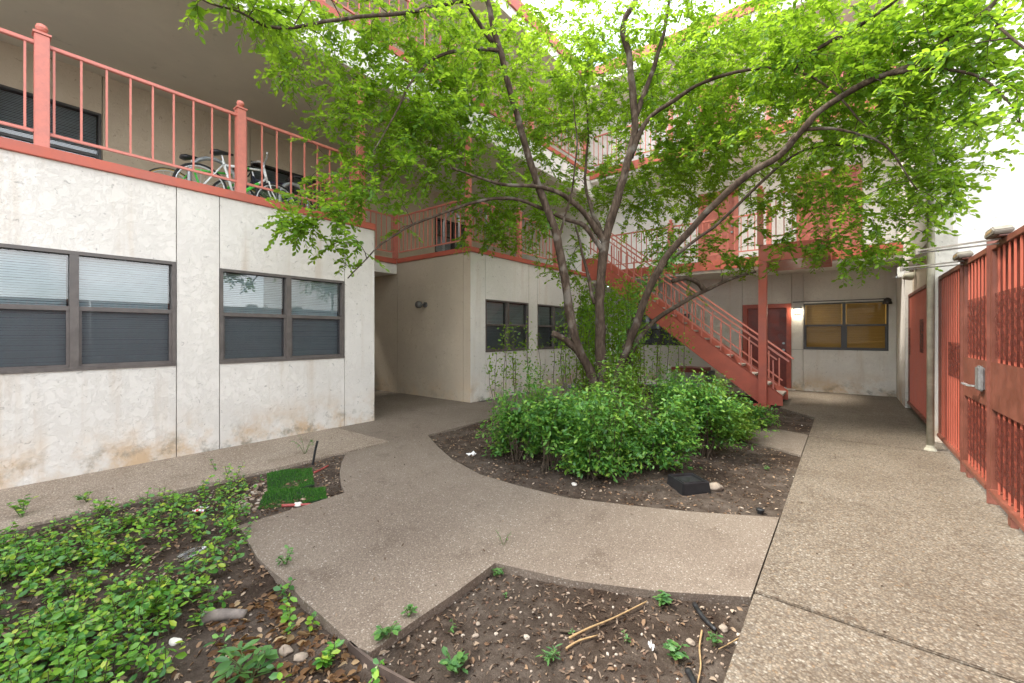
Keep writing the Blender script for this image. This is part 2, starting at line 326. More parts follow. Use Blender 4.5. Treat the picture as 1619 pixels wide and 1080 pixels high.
# ------------------------------------------------------------------ buildings
def FX(x0): return lambda u, d, z: (x0+d, u, z)          # wall facing +X
def FY(y0): return lambda u, d, z: (u, y0-d, z)          # wall facing -Y
def FXm(x0): return lambda u, d, z: (x0-d, u, z)         # wall facing -X
def ub(mb, F, u0, u1, d0, d1, z0, z1): mb.box(F(u0, d0, z0), F(u1, d1, z1)); return mb
def panels(mb, F, us, z0, z1, holes, th=.2, gap=.009):
    for a, b in zip(us, us[1:]):
        a2, b2 = a+gap/2, b-gap/2
        hs = sorted(h for h in holes if h[0] < b-.02 and h[1] > a+.02)
        if not hs: ub(mb, F, a2, b2, -th, 0, z0, z1); continue
        cur = a2
        for h in hs:
            h0, h1 = max(h[0], a2), min(h[1], b2)
            if h0 > cur+1e-4: ub(mb, F, cur, h0, -th, 0, z0, z1)
            if h[2] > z0+1e-4: ub(mb, F, h0, h1, -th, 0, z0, h[2])
            if h[3] < z1-1e-4: ub(mb, F, h0, h1, -th, 0, h[3], z1)
            cur = h1
        if b2 > cur+1e-4: ub(mb, F, cur, b2, -th, 0, z0, z1)
def window(par, F, u0, u1, z0, z1, frame='bronze', blind='blind', room='room_dark', lower='blind_dim', screen=True, pane='glass'):
    um, zm = (u0+u1)/2, z0+(z1-z0)*.52; mb = MB(); w = .034
    ub(mb, F, u0, u1, -.09, .006, z1-w, z1); ub(mb, F, u0, u1, -.09, .014, z0, z0+w)
    ub(mb, F, u0, u0+w, -.09, .006, z0+w, z1-w); ub(mb, F, u1-w, u1, -.09, .006, z0+w, z1-w)
    ub(mb, F, um-.032, um+.032, -.09, .004, z0+w, z1-w)
    for a, b in ((u0+w, um-.032), (um+.032, u1-w)):
        ub(mb, F, a, b, -.075, -.012, zm-.022, zm+.022)
        ub(mb, F, a, a+.022, -.07, -.02, z0+w, zm-.022); ub(mb, F, b-.022, b, -.07, -.02, z0+w, zm-.022)
        ub(mb, F, a+.022, b-.022, -.07, -.02, z0+w, z0+w+.025)
    fr = mb.build('window', frame, par)
    for a, b in ((u0+w, um-.032), (um+.032, u1-w)):
        p = MB(); p.quad(F(a, -.045, z0+w), F(b, -.045, z0+w), F(b, -.045, zm), F(a, -.045, zm)); p.quad(F(a, -.06, zm), F(b, -.06, zm), F(b, -.06, z1-w), F(a, -.06, z1-w))
        p.build('pane', pane, fr)
        if screen:
            p = MB(); p.quad(F(a+.022, -.03, z0+w+.025), F(b-.022, -.03, z0+w+.025), F(b-.022, -.03, zm-.022), F(a+.022, -.03, zm-.022)); p.build('insect_screen', 'screen_mesh', fr)
        p = MB(); z = z0+w+.012
        while z < z1-w-.01:
            jt = random.uniform(-.0015, .0015)
            p.quad(F(a+.012, -.108, z-.006+jt), F(b-.012, -.108, z-.006+jt), F(b-.012, -.128, z+.016+jt), F(a+.012, -.128, z+.016+jt)); z += .0235
        p.build('blind', blind, fr)
    p = MB(); ub(p, F, u0, u1, -.20, -.19, z0, z1); p.build('dark_room', room, fr)
    return fr
def door(par, F, u0, u1, z0, z1, leaf='door_red', frame='frame_red', knob=1):
    mb = MB(); w = .10
    ub(mb, F, u0, u0+w, -.16, .015, z0, z1); ub(mb, F, u1-w, u1, -.16, .015, z0, z1); ub(mb, F, u0+w, u1-w, -.16, .015, z1-w, z1)
    fr = mb.build('door_frame', frame, par)
    mb = MB(); a, b = u0+w, u1-w; ub(mb, F, a, b, -.15, -.10, z0+.02, z1-w)
    pw = (b-a-.36)/2
    for ua in (a+.12, b-.12-pw):
        for za, zb in ((z0+.2, z0+.72), (z0+.84, z0+1.36), (z0+1.48, z1-w-.14)):
            ub(mb, F, ua, ua+pw, -.10, -.09, za, zb); ub(mb, F, ua+.03, ua+pw-.03, -.09, -.082, za+.03, zb-.03)
    lf = mb.build('door', leaf, par)
    k = MB(); uk = b-.07 if knob > 0 else a+.07
    c = F(uk, -.07, z0+.95); k.box((c[0]-.028, c[1]-.02, c[2]-.028), (c[0]+.028, c[1]+.04, c[2]+.028)); c = F(uk, -.08, z0+1.12); k.box((c[0]-.025, c[1]-.015, c[2]-.025), (c[0]+.025, c[1]+.02, c[2]+.025))
    k.build('handle', 'galv', lf, bevel=.008)
    return lf

LW = thing('apartment_building', (-5.93, 0, 0), 'long three storey stucco apartment wing with open walkways along the left side', 'building')
X0, XW, ZT, ZF = -5.93, -9.41, 3.05, 3.15
fx = FX(X0)
# ground floor: near block
mb = MB(); holes = [(-.18, 1.422, 1.035, 2.205), (1.85, 3.466, 1.03, 2.185)]
panels(mb, fx, [-6, -2.3, -.60, -.184, 1.426, 1.846, 3.47, 3.99], 0, ZT, holes); mb.box((-10, 3.79, 0), (X0-.201, 3.985, ZT)); mb.build('lower_wall', 'stucco', LW)
for h in holes: window(LW, fx, *h)
# ground floor: block past the passage
mb = MB(); holes = [(6.66, 8.2, 1.0, 2.12), (8.58, 10.1, 1.0, 2.12), (10.55, 12.0, 1.0, 2.12)]
panels(mb, fx, [6.205, 6.655, 8.205, 8.575, 10.105, 10.545, 12.005, 12.49], 0, ZT, holes); mb.build('far_lower_wall', 'stucco', LW)
mb = MB(); panels(mb, FY(6.205), [-10.5, -8.3, X0-.2], 0, ZT, []); ub(mb, FY(6.205), X0-.196, X0-.002, -.03, 0, 0, ZT); mb.box((-10.4, 3.7, 0), (-10.2, 6.4, ZT)); mb.build('passage_wall_and_blocker', 'stucco_shaded', LW)  # box at the far end is added to block light entering the passage
window(LW, fx, *holes[0]); window(LW, fx, *holes[1]); window(LW, fx, *holes[2])
mb = MB(); mb.box((X0-.4, -6, .02), (X0-.35, 3.7, ZT)); mb.box((X0-.4, 6.6, .02), (X0-.35, 12.4, ZT)); mb.build('inner_lining', 'room_dark', LW)
# walkway floors
mb = MB(); mb.box((-10, -6, ZT+.002), (X0-.03, 3.96, ZF-.005)); mb.box((-10, 3.96, ZT-.25), (-8.33, 6.25, ZF-.005)); mb.box((-10, 6.25, ZT+.002), (X0-.03, 12.45, ZF-.005)); mb.build('walkway_floor', 'white_paint', LW)
mb = MB(); mb.box((X0-.028, -6, ZT-.002), (X0+.03, 3.99, ZF)); mb.box((-8.33, 3.962, ZT-.01), (X0-.028, 4.02, ZF)); mb.box((-8.329, 4.02, ZT-.015), (-8.28, 6.17, ZF))
mb.box((-8.28, 6.17, ZT-.002), (X0-.028, 6.225, ZF)); mb.box((X0-.028, 6.17, ZT-.002), (X0+.03, 11.2, ZF)); mb.build('fascia', 'fascia_red', LW, bevel=.006)
# second storey wall
f2 = FX(XW); mb = MB(); holes = [(-.9, 1.29, 3.5, 4.93), (3.47, 5.1, 3.9, 4.88), (8.35, 9.9, 3.75, 4.80)]
panels(mb, f2, [-6, -.91, 1.30, 3.46, 5.11, 6.2, 8.34, 9.91, 12.5], ZF, 5.55, holes); mb.build('upper_wall', 'stucco_shaded', LW)
for h in holes: window(LW, f2, *h, frame='dark_frame', blind='blind_dim', screen=False)
# third floor slab, its beam, the wall above and the roof
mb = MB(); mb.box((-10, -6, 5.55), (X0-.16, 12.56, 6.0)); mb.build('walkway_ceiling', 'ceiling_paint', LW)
mb = MB(); mb.box((X0-.158, -6, 5.44), (X0+.03, 12.56, 6.05)); mb.build('edge_beam', 'white_paint', LW, bevel=.008)
mb = MB(); mb.box((X0-.17, -6, 6.055), (X0+.05, 12.45, 6.16)); mb.build('fascia', 'fascia_red', LW)
mb = MB(); panels(mb, FX(-8.2), [-6, -2, 1.5, 4.2, 6, 9, 12.55], 6.1, 8.425, []); mb.build('top_wall', 'stucco_upper', LW)
for u in (-1.6, 2.2, 6.6): window(LW, FX(-8.19), u, u+1.6, 7.0, 8.1, frame='dark_frame', blind='blind', screen=False)
mb = MB(); mb.box((-12, -6, 8.42), (X0+.1, 12.56, 8.78)); rf = mb.build('roof', 'white_paint', LW)
mb = MB(); mb.box((X0+.103, -6, 8.66), (X0+.15, 12.45, 8.95)); mb.box((-12, -6, 8.79), (X0+.103, 12.45, 8.93)); mb.build('roof_trim', 'fascia_red', rf)
for y in (-1.2, 3.2, 8.6):
    mb = MB().lathe((-7.39, y, 5.535), [(.10, .012), (.105, 0), (.10, -.004), (.07, -.004), (.065, .004)], 20); d = mb.build('recessed_light', 'white_paint', LW)
    MB().lathe((-7.39, y, 5.542), [(.064, 0), (.064, -.006)], 16).build('lens', 'lamp_metal', d)

BW = thing('apartment_building', (-2.5, 12.5, 0), 'far three storey apartment wing with red doors and an amber lit ground floor window', 'building')
YB = 12.5; fy = FY(YB)
mb = MB(); wy = (-.78, .77, 1.01, 2.12); holes = [wy, (-2.10, -1.03, 0, 2.14), (-5.0, -3.45, 1.05, 1.95)]
panels(mb, fy, [-7, -5.01, -3.44, -2.11, -1.02, -.79, .9], 0, 2.88, holes); mb.build('lower_wall', 'stucco', BW)
window(BW, fy, *wy, frame='dark_frame', blind='blind_amber', room='room_amber', pane='glass_dim', screen=False); window(BW, fy, -5.0, -3.45, 1.05, 1.95, frame='dark_frame', blind='blind_dim')
door(BW, fy, -2.10, -1.03, .03, 2.14)
mb = MB(); mb.box((-2.2, YB-.16, .004), (-.93, YB-.002, .035)); mb.build('door_step', 'concrete_tread', BW, bevel=.006)
mb = MB(); mb.box((-1.02, YB-.006, 1.0), (-.79, YB-.0005, 1.006)); mb.build('wall_joint', 'dark_frame', BW)
for zf, zt in ((3.15, 5.828), (6.1, 8.42)):
    mb = MB(); hs = [(-.92, .32, zf+.01, zf+2.12), (-3.2, -2.2, zf+.01, zf+2.1)]
    panels(mb, fy, [-10, X0+.01, -3.21, -2.19, -.93, .33, .9], zf, zt, hs); mb.build('upper_wall', 'stucco_sunlit', BW)
    door(BW, fy, *hs[0], leaf='rail_red', frame='rail_red'); door(BW, fy, *hs[1], leaf='rail_red', frame='rail_red')
    mb = MB(); mb.box((X0+.06, 11.23, zf-.27), (.9, YB+.6, zf-.005)); mb.build('walkway_slab', 'white_paint', BW)
    mb = MB(); mb.box((X0+.06, 11.185, zf-.20), (.9, 11.228, zf+.03)); mb.build('fascia', 'fascia_red', BW)
mb = MB(); mb.box((-1.33, 9.55, 2.80), (-.2, 11.18, 3.13)); mb.build('stair_landing', 'fascia_red', BW, bevel=.006)
mb = MB(); mb.box((X0+.16, 10.9, 8.42), (.9, 14, 8.75)); rf = mb.build('roof', 'white_paint', BW)
MB().box((X0+.16, 10.85, 8.66), (.9, 10.898, 8.92)).build('roof_trim', 'fascia_red', rf)
mb = MB(); mb.box((X0, YB+.4, .02), (.9, YB+.45, 8.4)); mb.build('inner_lining', 'room_dark', BW)
mb = MB(); mb.box((-.915, YB-.10, 1.79), (-.835, YB-.002, 1.95)); 
WL = thing('wall_lamp', (-.90, YB, 1.9), 'small lit lamp on the wall between the red door and amber window', 'lamp')
MB().box((-.97, YB-.03, 1.86), (-.83, YB-.002, 2.02)).build('back_plate', 'lamp_metal', WL, bevel=.006)
MB().box((-.985, YB-.15, 1.98), (-.815, YB-.032, 2.03)).build('hood', 'galv', WL, bevel=.006)
MB().box((-.965, YB-.135, 1.90), (-.835, YB-.034, 1.978)).build('bulb', 'lamp_glow', WL, bevel=.01)

RW = thing('apartment_building', (1.0, 8, 0), 'tall white stucco apartment wing behind the red gates on the right', 'building')
mb = MB(); mb.box((.90, 10.82, 0), (1.1, 12.7, 2.62)); mb.build('side_wall', 'stucco', RW)
mb = MB(); mb.box((.905, 7.60, 0), (1.12, 8.25, 2.655)); mb.build('gate_pier', 'stucco', RW, bevel=.01)
mb = MB(); mb.box((1.13, 8.27, 0), (9, 8.5, 9.2)); mb.build('end_wall', 'stucco_sunlit', RW)
mb = MB(); mb.box((.902, 7.95, 2.66), (1.125, 12.7, 9.2)); mb.build('upper_wall', 'stucco', RW)
mb = MB(); mb.box((1.0, 10.815, 0), (1.1, 8.3, 2.6)); mb.build('recess', 'stucco_shaded', RW)

# ------------------------------------------------------------------ railings
def railing(name, a, b, z, n, label, posts=(), h=1.0, mat='rail_red', group='red metal railings', sp=.187, tall=None):
    a, b = Vector((a[0], a[1], z)), Vector((b[0], b[1], z)); L = (b-a).length; d = (b-a)/L; Z = Vector((0, 0, 1))
    o = thing(name, a, label, 'railing', group)
    MB().bar(a+Z*(h-.018), b+Z*(h-.018), .042, .036).build('top_rail', mat, o, bevel=.004)
    MB().bar(a+Z*.15, b+Z*.15, .03, .026).build('bottom_rail', mat, o)
    n = int(round(L/sp))
    first = None
    for i in range(n+1):
        q = a+d*(L*i/n)
        if any(abs((q-a).dot(d)-s) < .06 for s in posts): continue
        if first is None:
            first = MB().box((q.x-.0085, q.y-.0085, z+.164), (q.x+.0085, q.y+.0085, z+h-.036)).build('baluster', mat, o); q0 = q
        else:
            c = first.copy(); C.objects.link(c); c.parent = o; c.location = q-q0
    for s in posts:
        q = a+d*s; hh = tall.get(s, h+.06) if tall else h+.06
        p = MB().box((q.x-.05, q.y-.05, z+.001), (q.x+.05, q.y+.05, z+hh)).build('post', mat, o, bevel=.005)
        if hh < 1.5:
            MB().box((q.x-.06, q.y-.06, z+hh), (q.x+.06, q.y+.06, z+hh+.02)).lathe((q.x, q.y, z+hh+.02), [(.03, 0), (.02, .012), (.036, .03), (.045, .055), (.036, .085), (.012, .098)], 14).build('finial', mat, p, smooth=False)
    return o
XR = X0-.055
railing('balcony_railing', (XR, -4.69), (XR, 3.82), ZF, 0, 'salmon red railing along the open walkway above the two near windows', (0, 1.7, 3.4, 5.1, 6.78, 8.46), tall={8.46: 2.29})
railing('balcony_railing', (XR-.08, 3.9), (-8.30, 3.9), ZF, 0, 'red railing across the end of the bicycle walkway', sp=.14)
railing('balcony_railing', (-8.31, 3.98), (-8.31, 6.18), ZF, 0, 'short red railing on the bridge over the shaded passage', (2.17,), sp=.14)
railing('balcony_railing', (-8.22, 6.20), (XR-.08, 6.20), ZF, 0, 'red railing above the shaded wall with the dark wall lamp', sp=.14)
railing('balcony_railing', (XR, 6.2), (XR, 9.5), ZF, 0, 'red railing above the windows behind the tree', (0, 1.7, 3.3), tall={0: 2.29}, sp=.15)
railing('balcony_railing', (X0, -4.7), (X0, 11.0), 6.16, 0, 'topmost red railing high on the left wing under the roof', (0, 2.6, 5.2, 7.8, 10.4, 13, 15.7))
railing('balcony_railing', (-5.75, 11.21), (-1.35, 11.21), 3.18, 0, 'red railing of the second floor walkway on the far wing', (2.2, 4.4), sp=.14)
railing('balcony_railing', (-1.30, 9.58), (-.25, 9.58), 3.13, 0, 'short red railing on the landing above the red ground floor door', (0, 1.05), sp=.13)
railing('balcony_railing', (-5.75, 11.21), (.8, 11.21), 6.13, 0, 'red railing of the top floor walkway on the far wing', (2.2, 4.4, 6.5), sp=.14)

# ------------------------------------------------------------------ staircase
ST = thing('staircase', (-.95, 9.65, 0), 'straight red steel staircase with pale treads climbing left to the upper walkway', 'staircase')
sl = 3.15/4.0; xe = -.93
def strg(y0, y1):
    mb = MB(); pr = [(xe, 0), (xe, .20), (xe-4.0, 3.15+.14), (xe-4.35, 3.15+.14), (xe-4.35, 3.15-.17), (xe-4.0, 3.15-.17-.12), (xe-.36, 0)]
    n = len(pr); mb.v = [(x, y0, max(z, .003)) for x, z in pr]+[(x, y1, max(z, .003)) for x, z in pr]
    mb.f = [tuple(range(n)), tuple(reversed(range(n, 2*n)))]+[((i+1) % n, i, n+i, n+(i+1) % n) for i in range(n)]
    return mb
for y0 in (9.62, 10.60): 
    mb = strg(y0, y0+.012)
    dn = Vector((-4.0, 0, 3.09)).normalized()
    mb.bar((xe-.02, y0+.03, .19), (xe-4.0, y0+.03, 3.28), .06, .010); mb.bar((xe-.38, y0+.03, .012), (xe-4.0, y0+.03, 2.87), .06, .010)
    mb.build('stringer', 'fascia_red', ST)
tr0 = None
for i in range(16):
    x = xe-.03-i*.25; z = .185*(i+1)
    if tr0 is None: tr0 = MB().box((x-.28, 9.636, z-.045), (x, 10.598, z)).build('step', 'concrete_tread', ST, bevel=.004); p0 = (x, z)
    else:
        c = tr0.copy(); C.objects.link(c); c.parent = ST; c.location = (x-p0[0], 0, z-p0[1])
for y in (9.64, 10.61):
    A = Vector((xe+.10, y, .86)); B = Vector((xe-4.1, y, .86+4.2*sl))
    MB().bar(A, B, .035, .03).build('handrail', 'rail_red', ST); dz = Vector((0, 0, -.13))
    MB().bar(A+dz+Vector((-.2, 0, .2*sl)), B+dz, .03, .025).build('upper_rail', 'rail_red', ST); dz = Vector((0, 0, -.62))
    MB().bar(A+dz+Vector((-.2, 0, .2*sl)), B+dz, .03, .025).build('bottom_rail', 'rail_red', ST)
    b0 = None
    for i in range(22):
        x = xe-.16-i*.188; zc = .20+(-x+xe)*sl
        if b0 is None: b0 = MB().box((x-.011, y-.011, zc-.05), (x+.011, y+.011, zc+.55)).build('baluster', 'rail_red', ST); q0 = (x, zc)
        else: c = b0.copy(); C.objects.link(c); c.parent = ST; c.location = (x-q0[0], 0, zc-q0[1])
SP = thing('support_post', (-1.25, 9.53, 0), 'square red steel post beside the foot of the red staircase', 'post')
MB().box((-1.32, 9.46, .012), (-1.18, 9.60, 2.798)).build('shaft', 'fascia_red', SP, bevel=.006)
MB().box((-1.40, 9.40, -.02), (-1.12, 9.615, .011)).build('base_plate', 'fascia_red', SP)
# tall cream pole near the gate
TP = thing('tall_post', (.81, 7.07, 0), 'tall thin cream post with green stains in front of the white pier by the gates', 'post')
MB().tube([(.81, 7.07, .003), (.815, 7.07, 4), (.82, 7.07, 9.0)], .035, 14).build('shaft', 'cream_post', TP, smooth=True)
MB().lathe((.81, 7.07, .003), [(.06, 0), (.055, .015), (.042, .03), (.037, .06)], 12).build('base_collar', 'cream_post', TP)

# ------------------------------------------------------------------ gates and fence on the right
XG = .95
def gate(y0, y1, label, patches=(), plate=None, mid=True, zt=2.12, zb=.10, name='metal_gate', cat='gate'):
    o = thing(name, (XG, y0, 0), label, cat, 'red metal gates and screens')
    mb = MB(); ya, yb = y0+.006, y1-.006
    mb.box((XG-.012, ya, zb), (XG+.038, ya+.05, zt)); mb.box((XG-.012, yb-.05, zb), (XG+.038, yb, zt)); mb.box((XG-.014, ya+.05, zt-.05), (XG+.038, yb-.05, zt)); mb.box((XG-.03, ya+.05, zb), (XG+.038, yb-.05, zb+.04))
    mb.build('gate_frame', 'gate_brown', o, bevel=.004)
    MB().box((XG+.03, ya+.05, zb+.04), (XG+.036, yb-.05, zt-.05)).build('backing_sheet', 'gate_dark', o)
    n = max(3, int((yb-ya-.1)/.118)); b0 = None
    for i in range(1, n):
        y = ya+.05+(yb-ya-.1)*i/n
        if b0 is None: b0 = MB().box((XG-.002, y-.010, zb+.04), (XG+.0080, y+.010, zt-.05)).build('bar', 'gate_red', o); q0 = y
        else: c = b0.copy(); C.objects.link(c); c.parent = o; c.location = (0, y-q0, 0)
    for pa in patches: MB().quad((XG-.0075, pa[1], pa[2]), (XG-.0075, pa[0], pa[2]), (XG-.0075, pa[0], pa[3]), (XG-.0075, pa[1], pa[3])).build('mesh_panel', 'patch', o)
    if plate: MB().box((XG-.017, ya+.052, plate[0]), (XG-.0125, yb-.052, plate[1])).box((XG-.012, ya+.055, plate[0]+.003), (XG-.0045, yb-.055, plate[1]-.003)).build('kick_plate', 'gate_brown', o, bevel=.002)
    return o
gate(8.30, 10.80, 'plain red screen panel recessed between the white walls, farthest from the camera', ((8.9, 9.3, 1.1, 1.62), (10.5, 10.75, 1.0, 1.5)), name='metal_screen', cat='screen')
gate(6.16, 7.58, 'fixed red barred panel between the white pier and the first gate leaf', ((6.22, 6.95, .92, 1.30),), name='metal_screen', cat='screen')
g1 = gate(5.16, 6.15, 'red gate leaf with brown plate and the grey lock box', ((5.3, 5.98, 1.2, 1.72), (5.25, 5.98, .24, .75)), (.79, 1.17))
g2_ = gate(4.10, 5.15, 'near red gate leaf with brown plate at the right edge of the photo', ((4.15, 5.02, 1.2, 1.72), (4.15, 5.02, .24, .75)), (.79, 1.17))
gate(1.6, 4.09, 'long red barred screen continuing beyond the gate leaves', (), name='metal_screen', cat='screen'); gate(-2.5, 1.59, 'longest red barred screen beside the viewer', (), name='metal_screen', cat='screen')
lk = MB().box((XG-.055, 5.26, .91), (XG-.0175, 5.40, 1.12)).build('lock_box', 'steel_grey', g1, bevel=.012)
MB().bar((XG-.09, 5.44, .94), (XG-.09, 5.66, .94), .018, .014).bar((XG-.09, 5.44, .94), (XG-.05, 5.40, .94), .018, .014).build('lever', 'rim_silver', lk)
def closer(par, y):
    mb = MB(); pr = [(-.13, .012), (.13, .012), (.145, .045), (.09, .075), (-.07, .075), (-.14, .04)]
    n = len(pr); mb.v = [(XG-.085, y+a, zt_+b) for a, b in pr]+[(XG+.02, y+a, zt_+b+.006) for a, b in pr]; mb.f = [tuple(reversed(range(n))), tuple(range(n, 2*n))]+[(i_, (i_+1) % n, n+(i_+1) % n, n+i_) for i_ in range(n)]
    o = mb.build('closer', 'closer_grey', par, bevel=.008)
    mb = MB()
    for k in range(4): mb.lathe((XG-.0862, y-.07+k*.045, zt_+.045), [(.013, 0), (.013, -.002)], 10, 'x')
    mb.build('cover_holes', 'dry_stick', o)
    MB().bar((XG-.02, y, zt_-.008), (XG-.45, y+.22, zt_-.012), .020, .012).bar((XG-.02, y+.05, zt_-.035), (XG-.45, y+.235, zt_-.032), .016, .010).lathe((XG-.455, y+.228, zt_-.045), [(.016, 0), (.016, .05)], 8).build('closer_arm', 'closer_grey', o)
    MB().box((XG-.05, y-.10, zt_+.001), (XG+.02, y+.10, zt_+.012)).build('bracket', 'gate_brown', o)
zt_ = 2.12; closer(g1, 6.02); closer(g2_, 4.78)
for y, l in ((6.155, 'brown steel gate post between the fixed panel and the lock leaf'), (5.155, 'brown steel post where the two gate leaves meet')):
    tag(MB().box((XG-.03, y-.012, .004), (XG+.05, y+.004 if y > 6 else y-.002, 2.22)).build('gate_post', 'gate_brown', bevel=.003), l, 'post', 'brown gate posts')
for y, g_ in ((4.6, g2_), (5.95, g1)): MB().box((XG-.01, y, .004), (XG+.03, y+.07, .0985)).build('foot', 'gate_brown', g_)

# ------------------------------------------------------------------ small fixtures
o = thing('wall_lamp', (-7.4, 6.2, 1.95), 'unlit dark round lamp on the shaded passage wall', 'lamp')
c = (-7.35, 6.205); q = P(671, 482, 9.35); cx, cz = q.x, q.z
MB().lathe((cx, 6.203, cz), [(.06, 0), (.06, -.03)], 14, 'y').build('wall_plate', 'lamp_metal', o)
MB().tube([(cx, 6.17, cz), (cx-.02, 6.09, cz+.01)], .018, 8).lathe((cx-.03, 6.10, cz), [(.03, .0), (.075, -.03), (.08, -.09), (.065, -.12), (.02, -.13)], 14, 'y').build('lamp_head', 'lamp_metal', o, smooth=True)
o = thing('flood_light', (.72, 12.4, 2.15), 'dark flood lamp at the top right corner of the amber window', 'lamp')
MB().bar((.80, 12.498, 2.14), (.80, 12.35, 2.14), .02).build('arm', 'dark_frame', o)
MB().lathe((.74, 12.34, 2.06), [(.02, .12), (.05, .10), (.085, .0), (.08, -.02)], 12).build('lamp_head', 'dark_frame', o, smooth=True)
MB().box((-1.0, 12.476, 2.155), (.80, 12.498, 2.175)).build('conduit', 'dark_frame', o)
q = P(1420, 425, 8.6)
o = thing('camera_box', (.84, 11, 2.5), 'small white box high on the wall corner near the far screen panel', 'camera')
MB().box((.80, 10.86, 2.46), (.898, 11.0, 2.66)).build('housing', 'white_plastic', o, bevel=.01); MB().lathe((.80, 10.93, 2.5), [(.03, 0), (.03, -.012)], 10, 'x').build('lens', 'black_plastic', o)
o = thing('flood_light', (1.0, 10.4, 2.4), 'pale double flood lamp above the far red screen panel', 'lamp')
MB().box((.985, 10.3, 2.44), (.997, 10.42, 2.56)).build('back_plate', 'cream_post', o)
for dy in (-.08, .12): MB().lathe((.90, 10.35+dy, 2.42), [(.02, -.07), (.04, -.06), (.065, .05), (.06, .07)], 12, 'x').bar((.97, 10.36, 2.48), (.94, 10.35+dy, 2.43), .018).build('lamp_head', 'cream_post', o)
o = thing('air_conditioner', (-3.0, 10.95, 0), 'low beige utility cabinet with dark red lid under the staircase', 'cabinet')
MB().box((-3.42, 10.8, -.06), (-2.62, 11.3, .44)).build('cabinet_body', 'ac_beige', o, bevel=.01)
mb = MB()
for i in range(9): mb.box((-3.36, 10.788, .02+i*.043), (-2.68, 10.798, .04+i*.043))
mb.build('grille', 'steel_grey', o); MB().box((-3.40, 10.78, .445), (-2.60, 11.32, .56)).build('lid', 'door_red', o, bevel=.008)
MB().box((-3.55, 10.80, -.06), (-3.43, 10.92, .60)).build('side_post', 'white_paint', o, bevel=.005)
MB().box((-2.58, 10.9, .2), (-2.46, 11.1, .50)).build('meter_box', 'lamp_metal', o, bevel=.006)

# ------------------------------------------------------------------ bicycles and racks on the walkway
def hoop(x, y, z, w, h, label, rot=0):
    o = thing('bike_rack', (x, y, z), label, 'bike rack', 'metal hoop bicycle racks'); r = w/2; pts = [(x, y-r, z), (x, y-r, z+h-r)]
    pts += [(x, y-r*math.cos(a), z+h-r+r*math.sin(a)) for a in np.linspace(.2, math.pi-.2, 9)]+[(x, y+r, z+h-r), (x, y+r, z)]
    MB().tube(pts, .03, 10).build('hoop', 'galv', o, smooth=True)
    f0 = MB().lathe((x, y-r, z+.001), [(.07, 0), (.07, .012)], 12).build('foot_plate', 'galv', o); c = f0.copy(); C.objects.link(c); c.parent = o; c.location = (0, w, 0)
    o.rotation_euler.z = rot; return o
hoop(-7.55, 2.28, ZF, .62, .90, 'grey hoop rack behind the two bicycle saddles'); hoop(-7.35, 3.38, ZF, .46, .78, 'small grey hoop rack at the right end of the bicycles')
hoop(-7.05, 6.75, ZF, .50, 1.0, 'pale hoop rack in front of the walkway window behind the tree', R(90)); hoop(-6.35, 6.9, ZF, .5, .95, 'pale hoop rack half hidden by leaves on the far walkway', R(90))
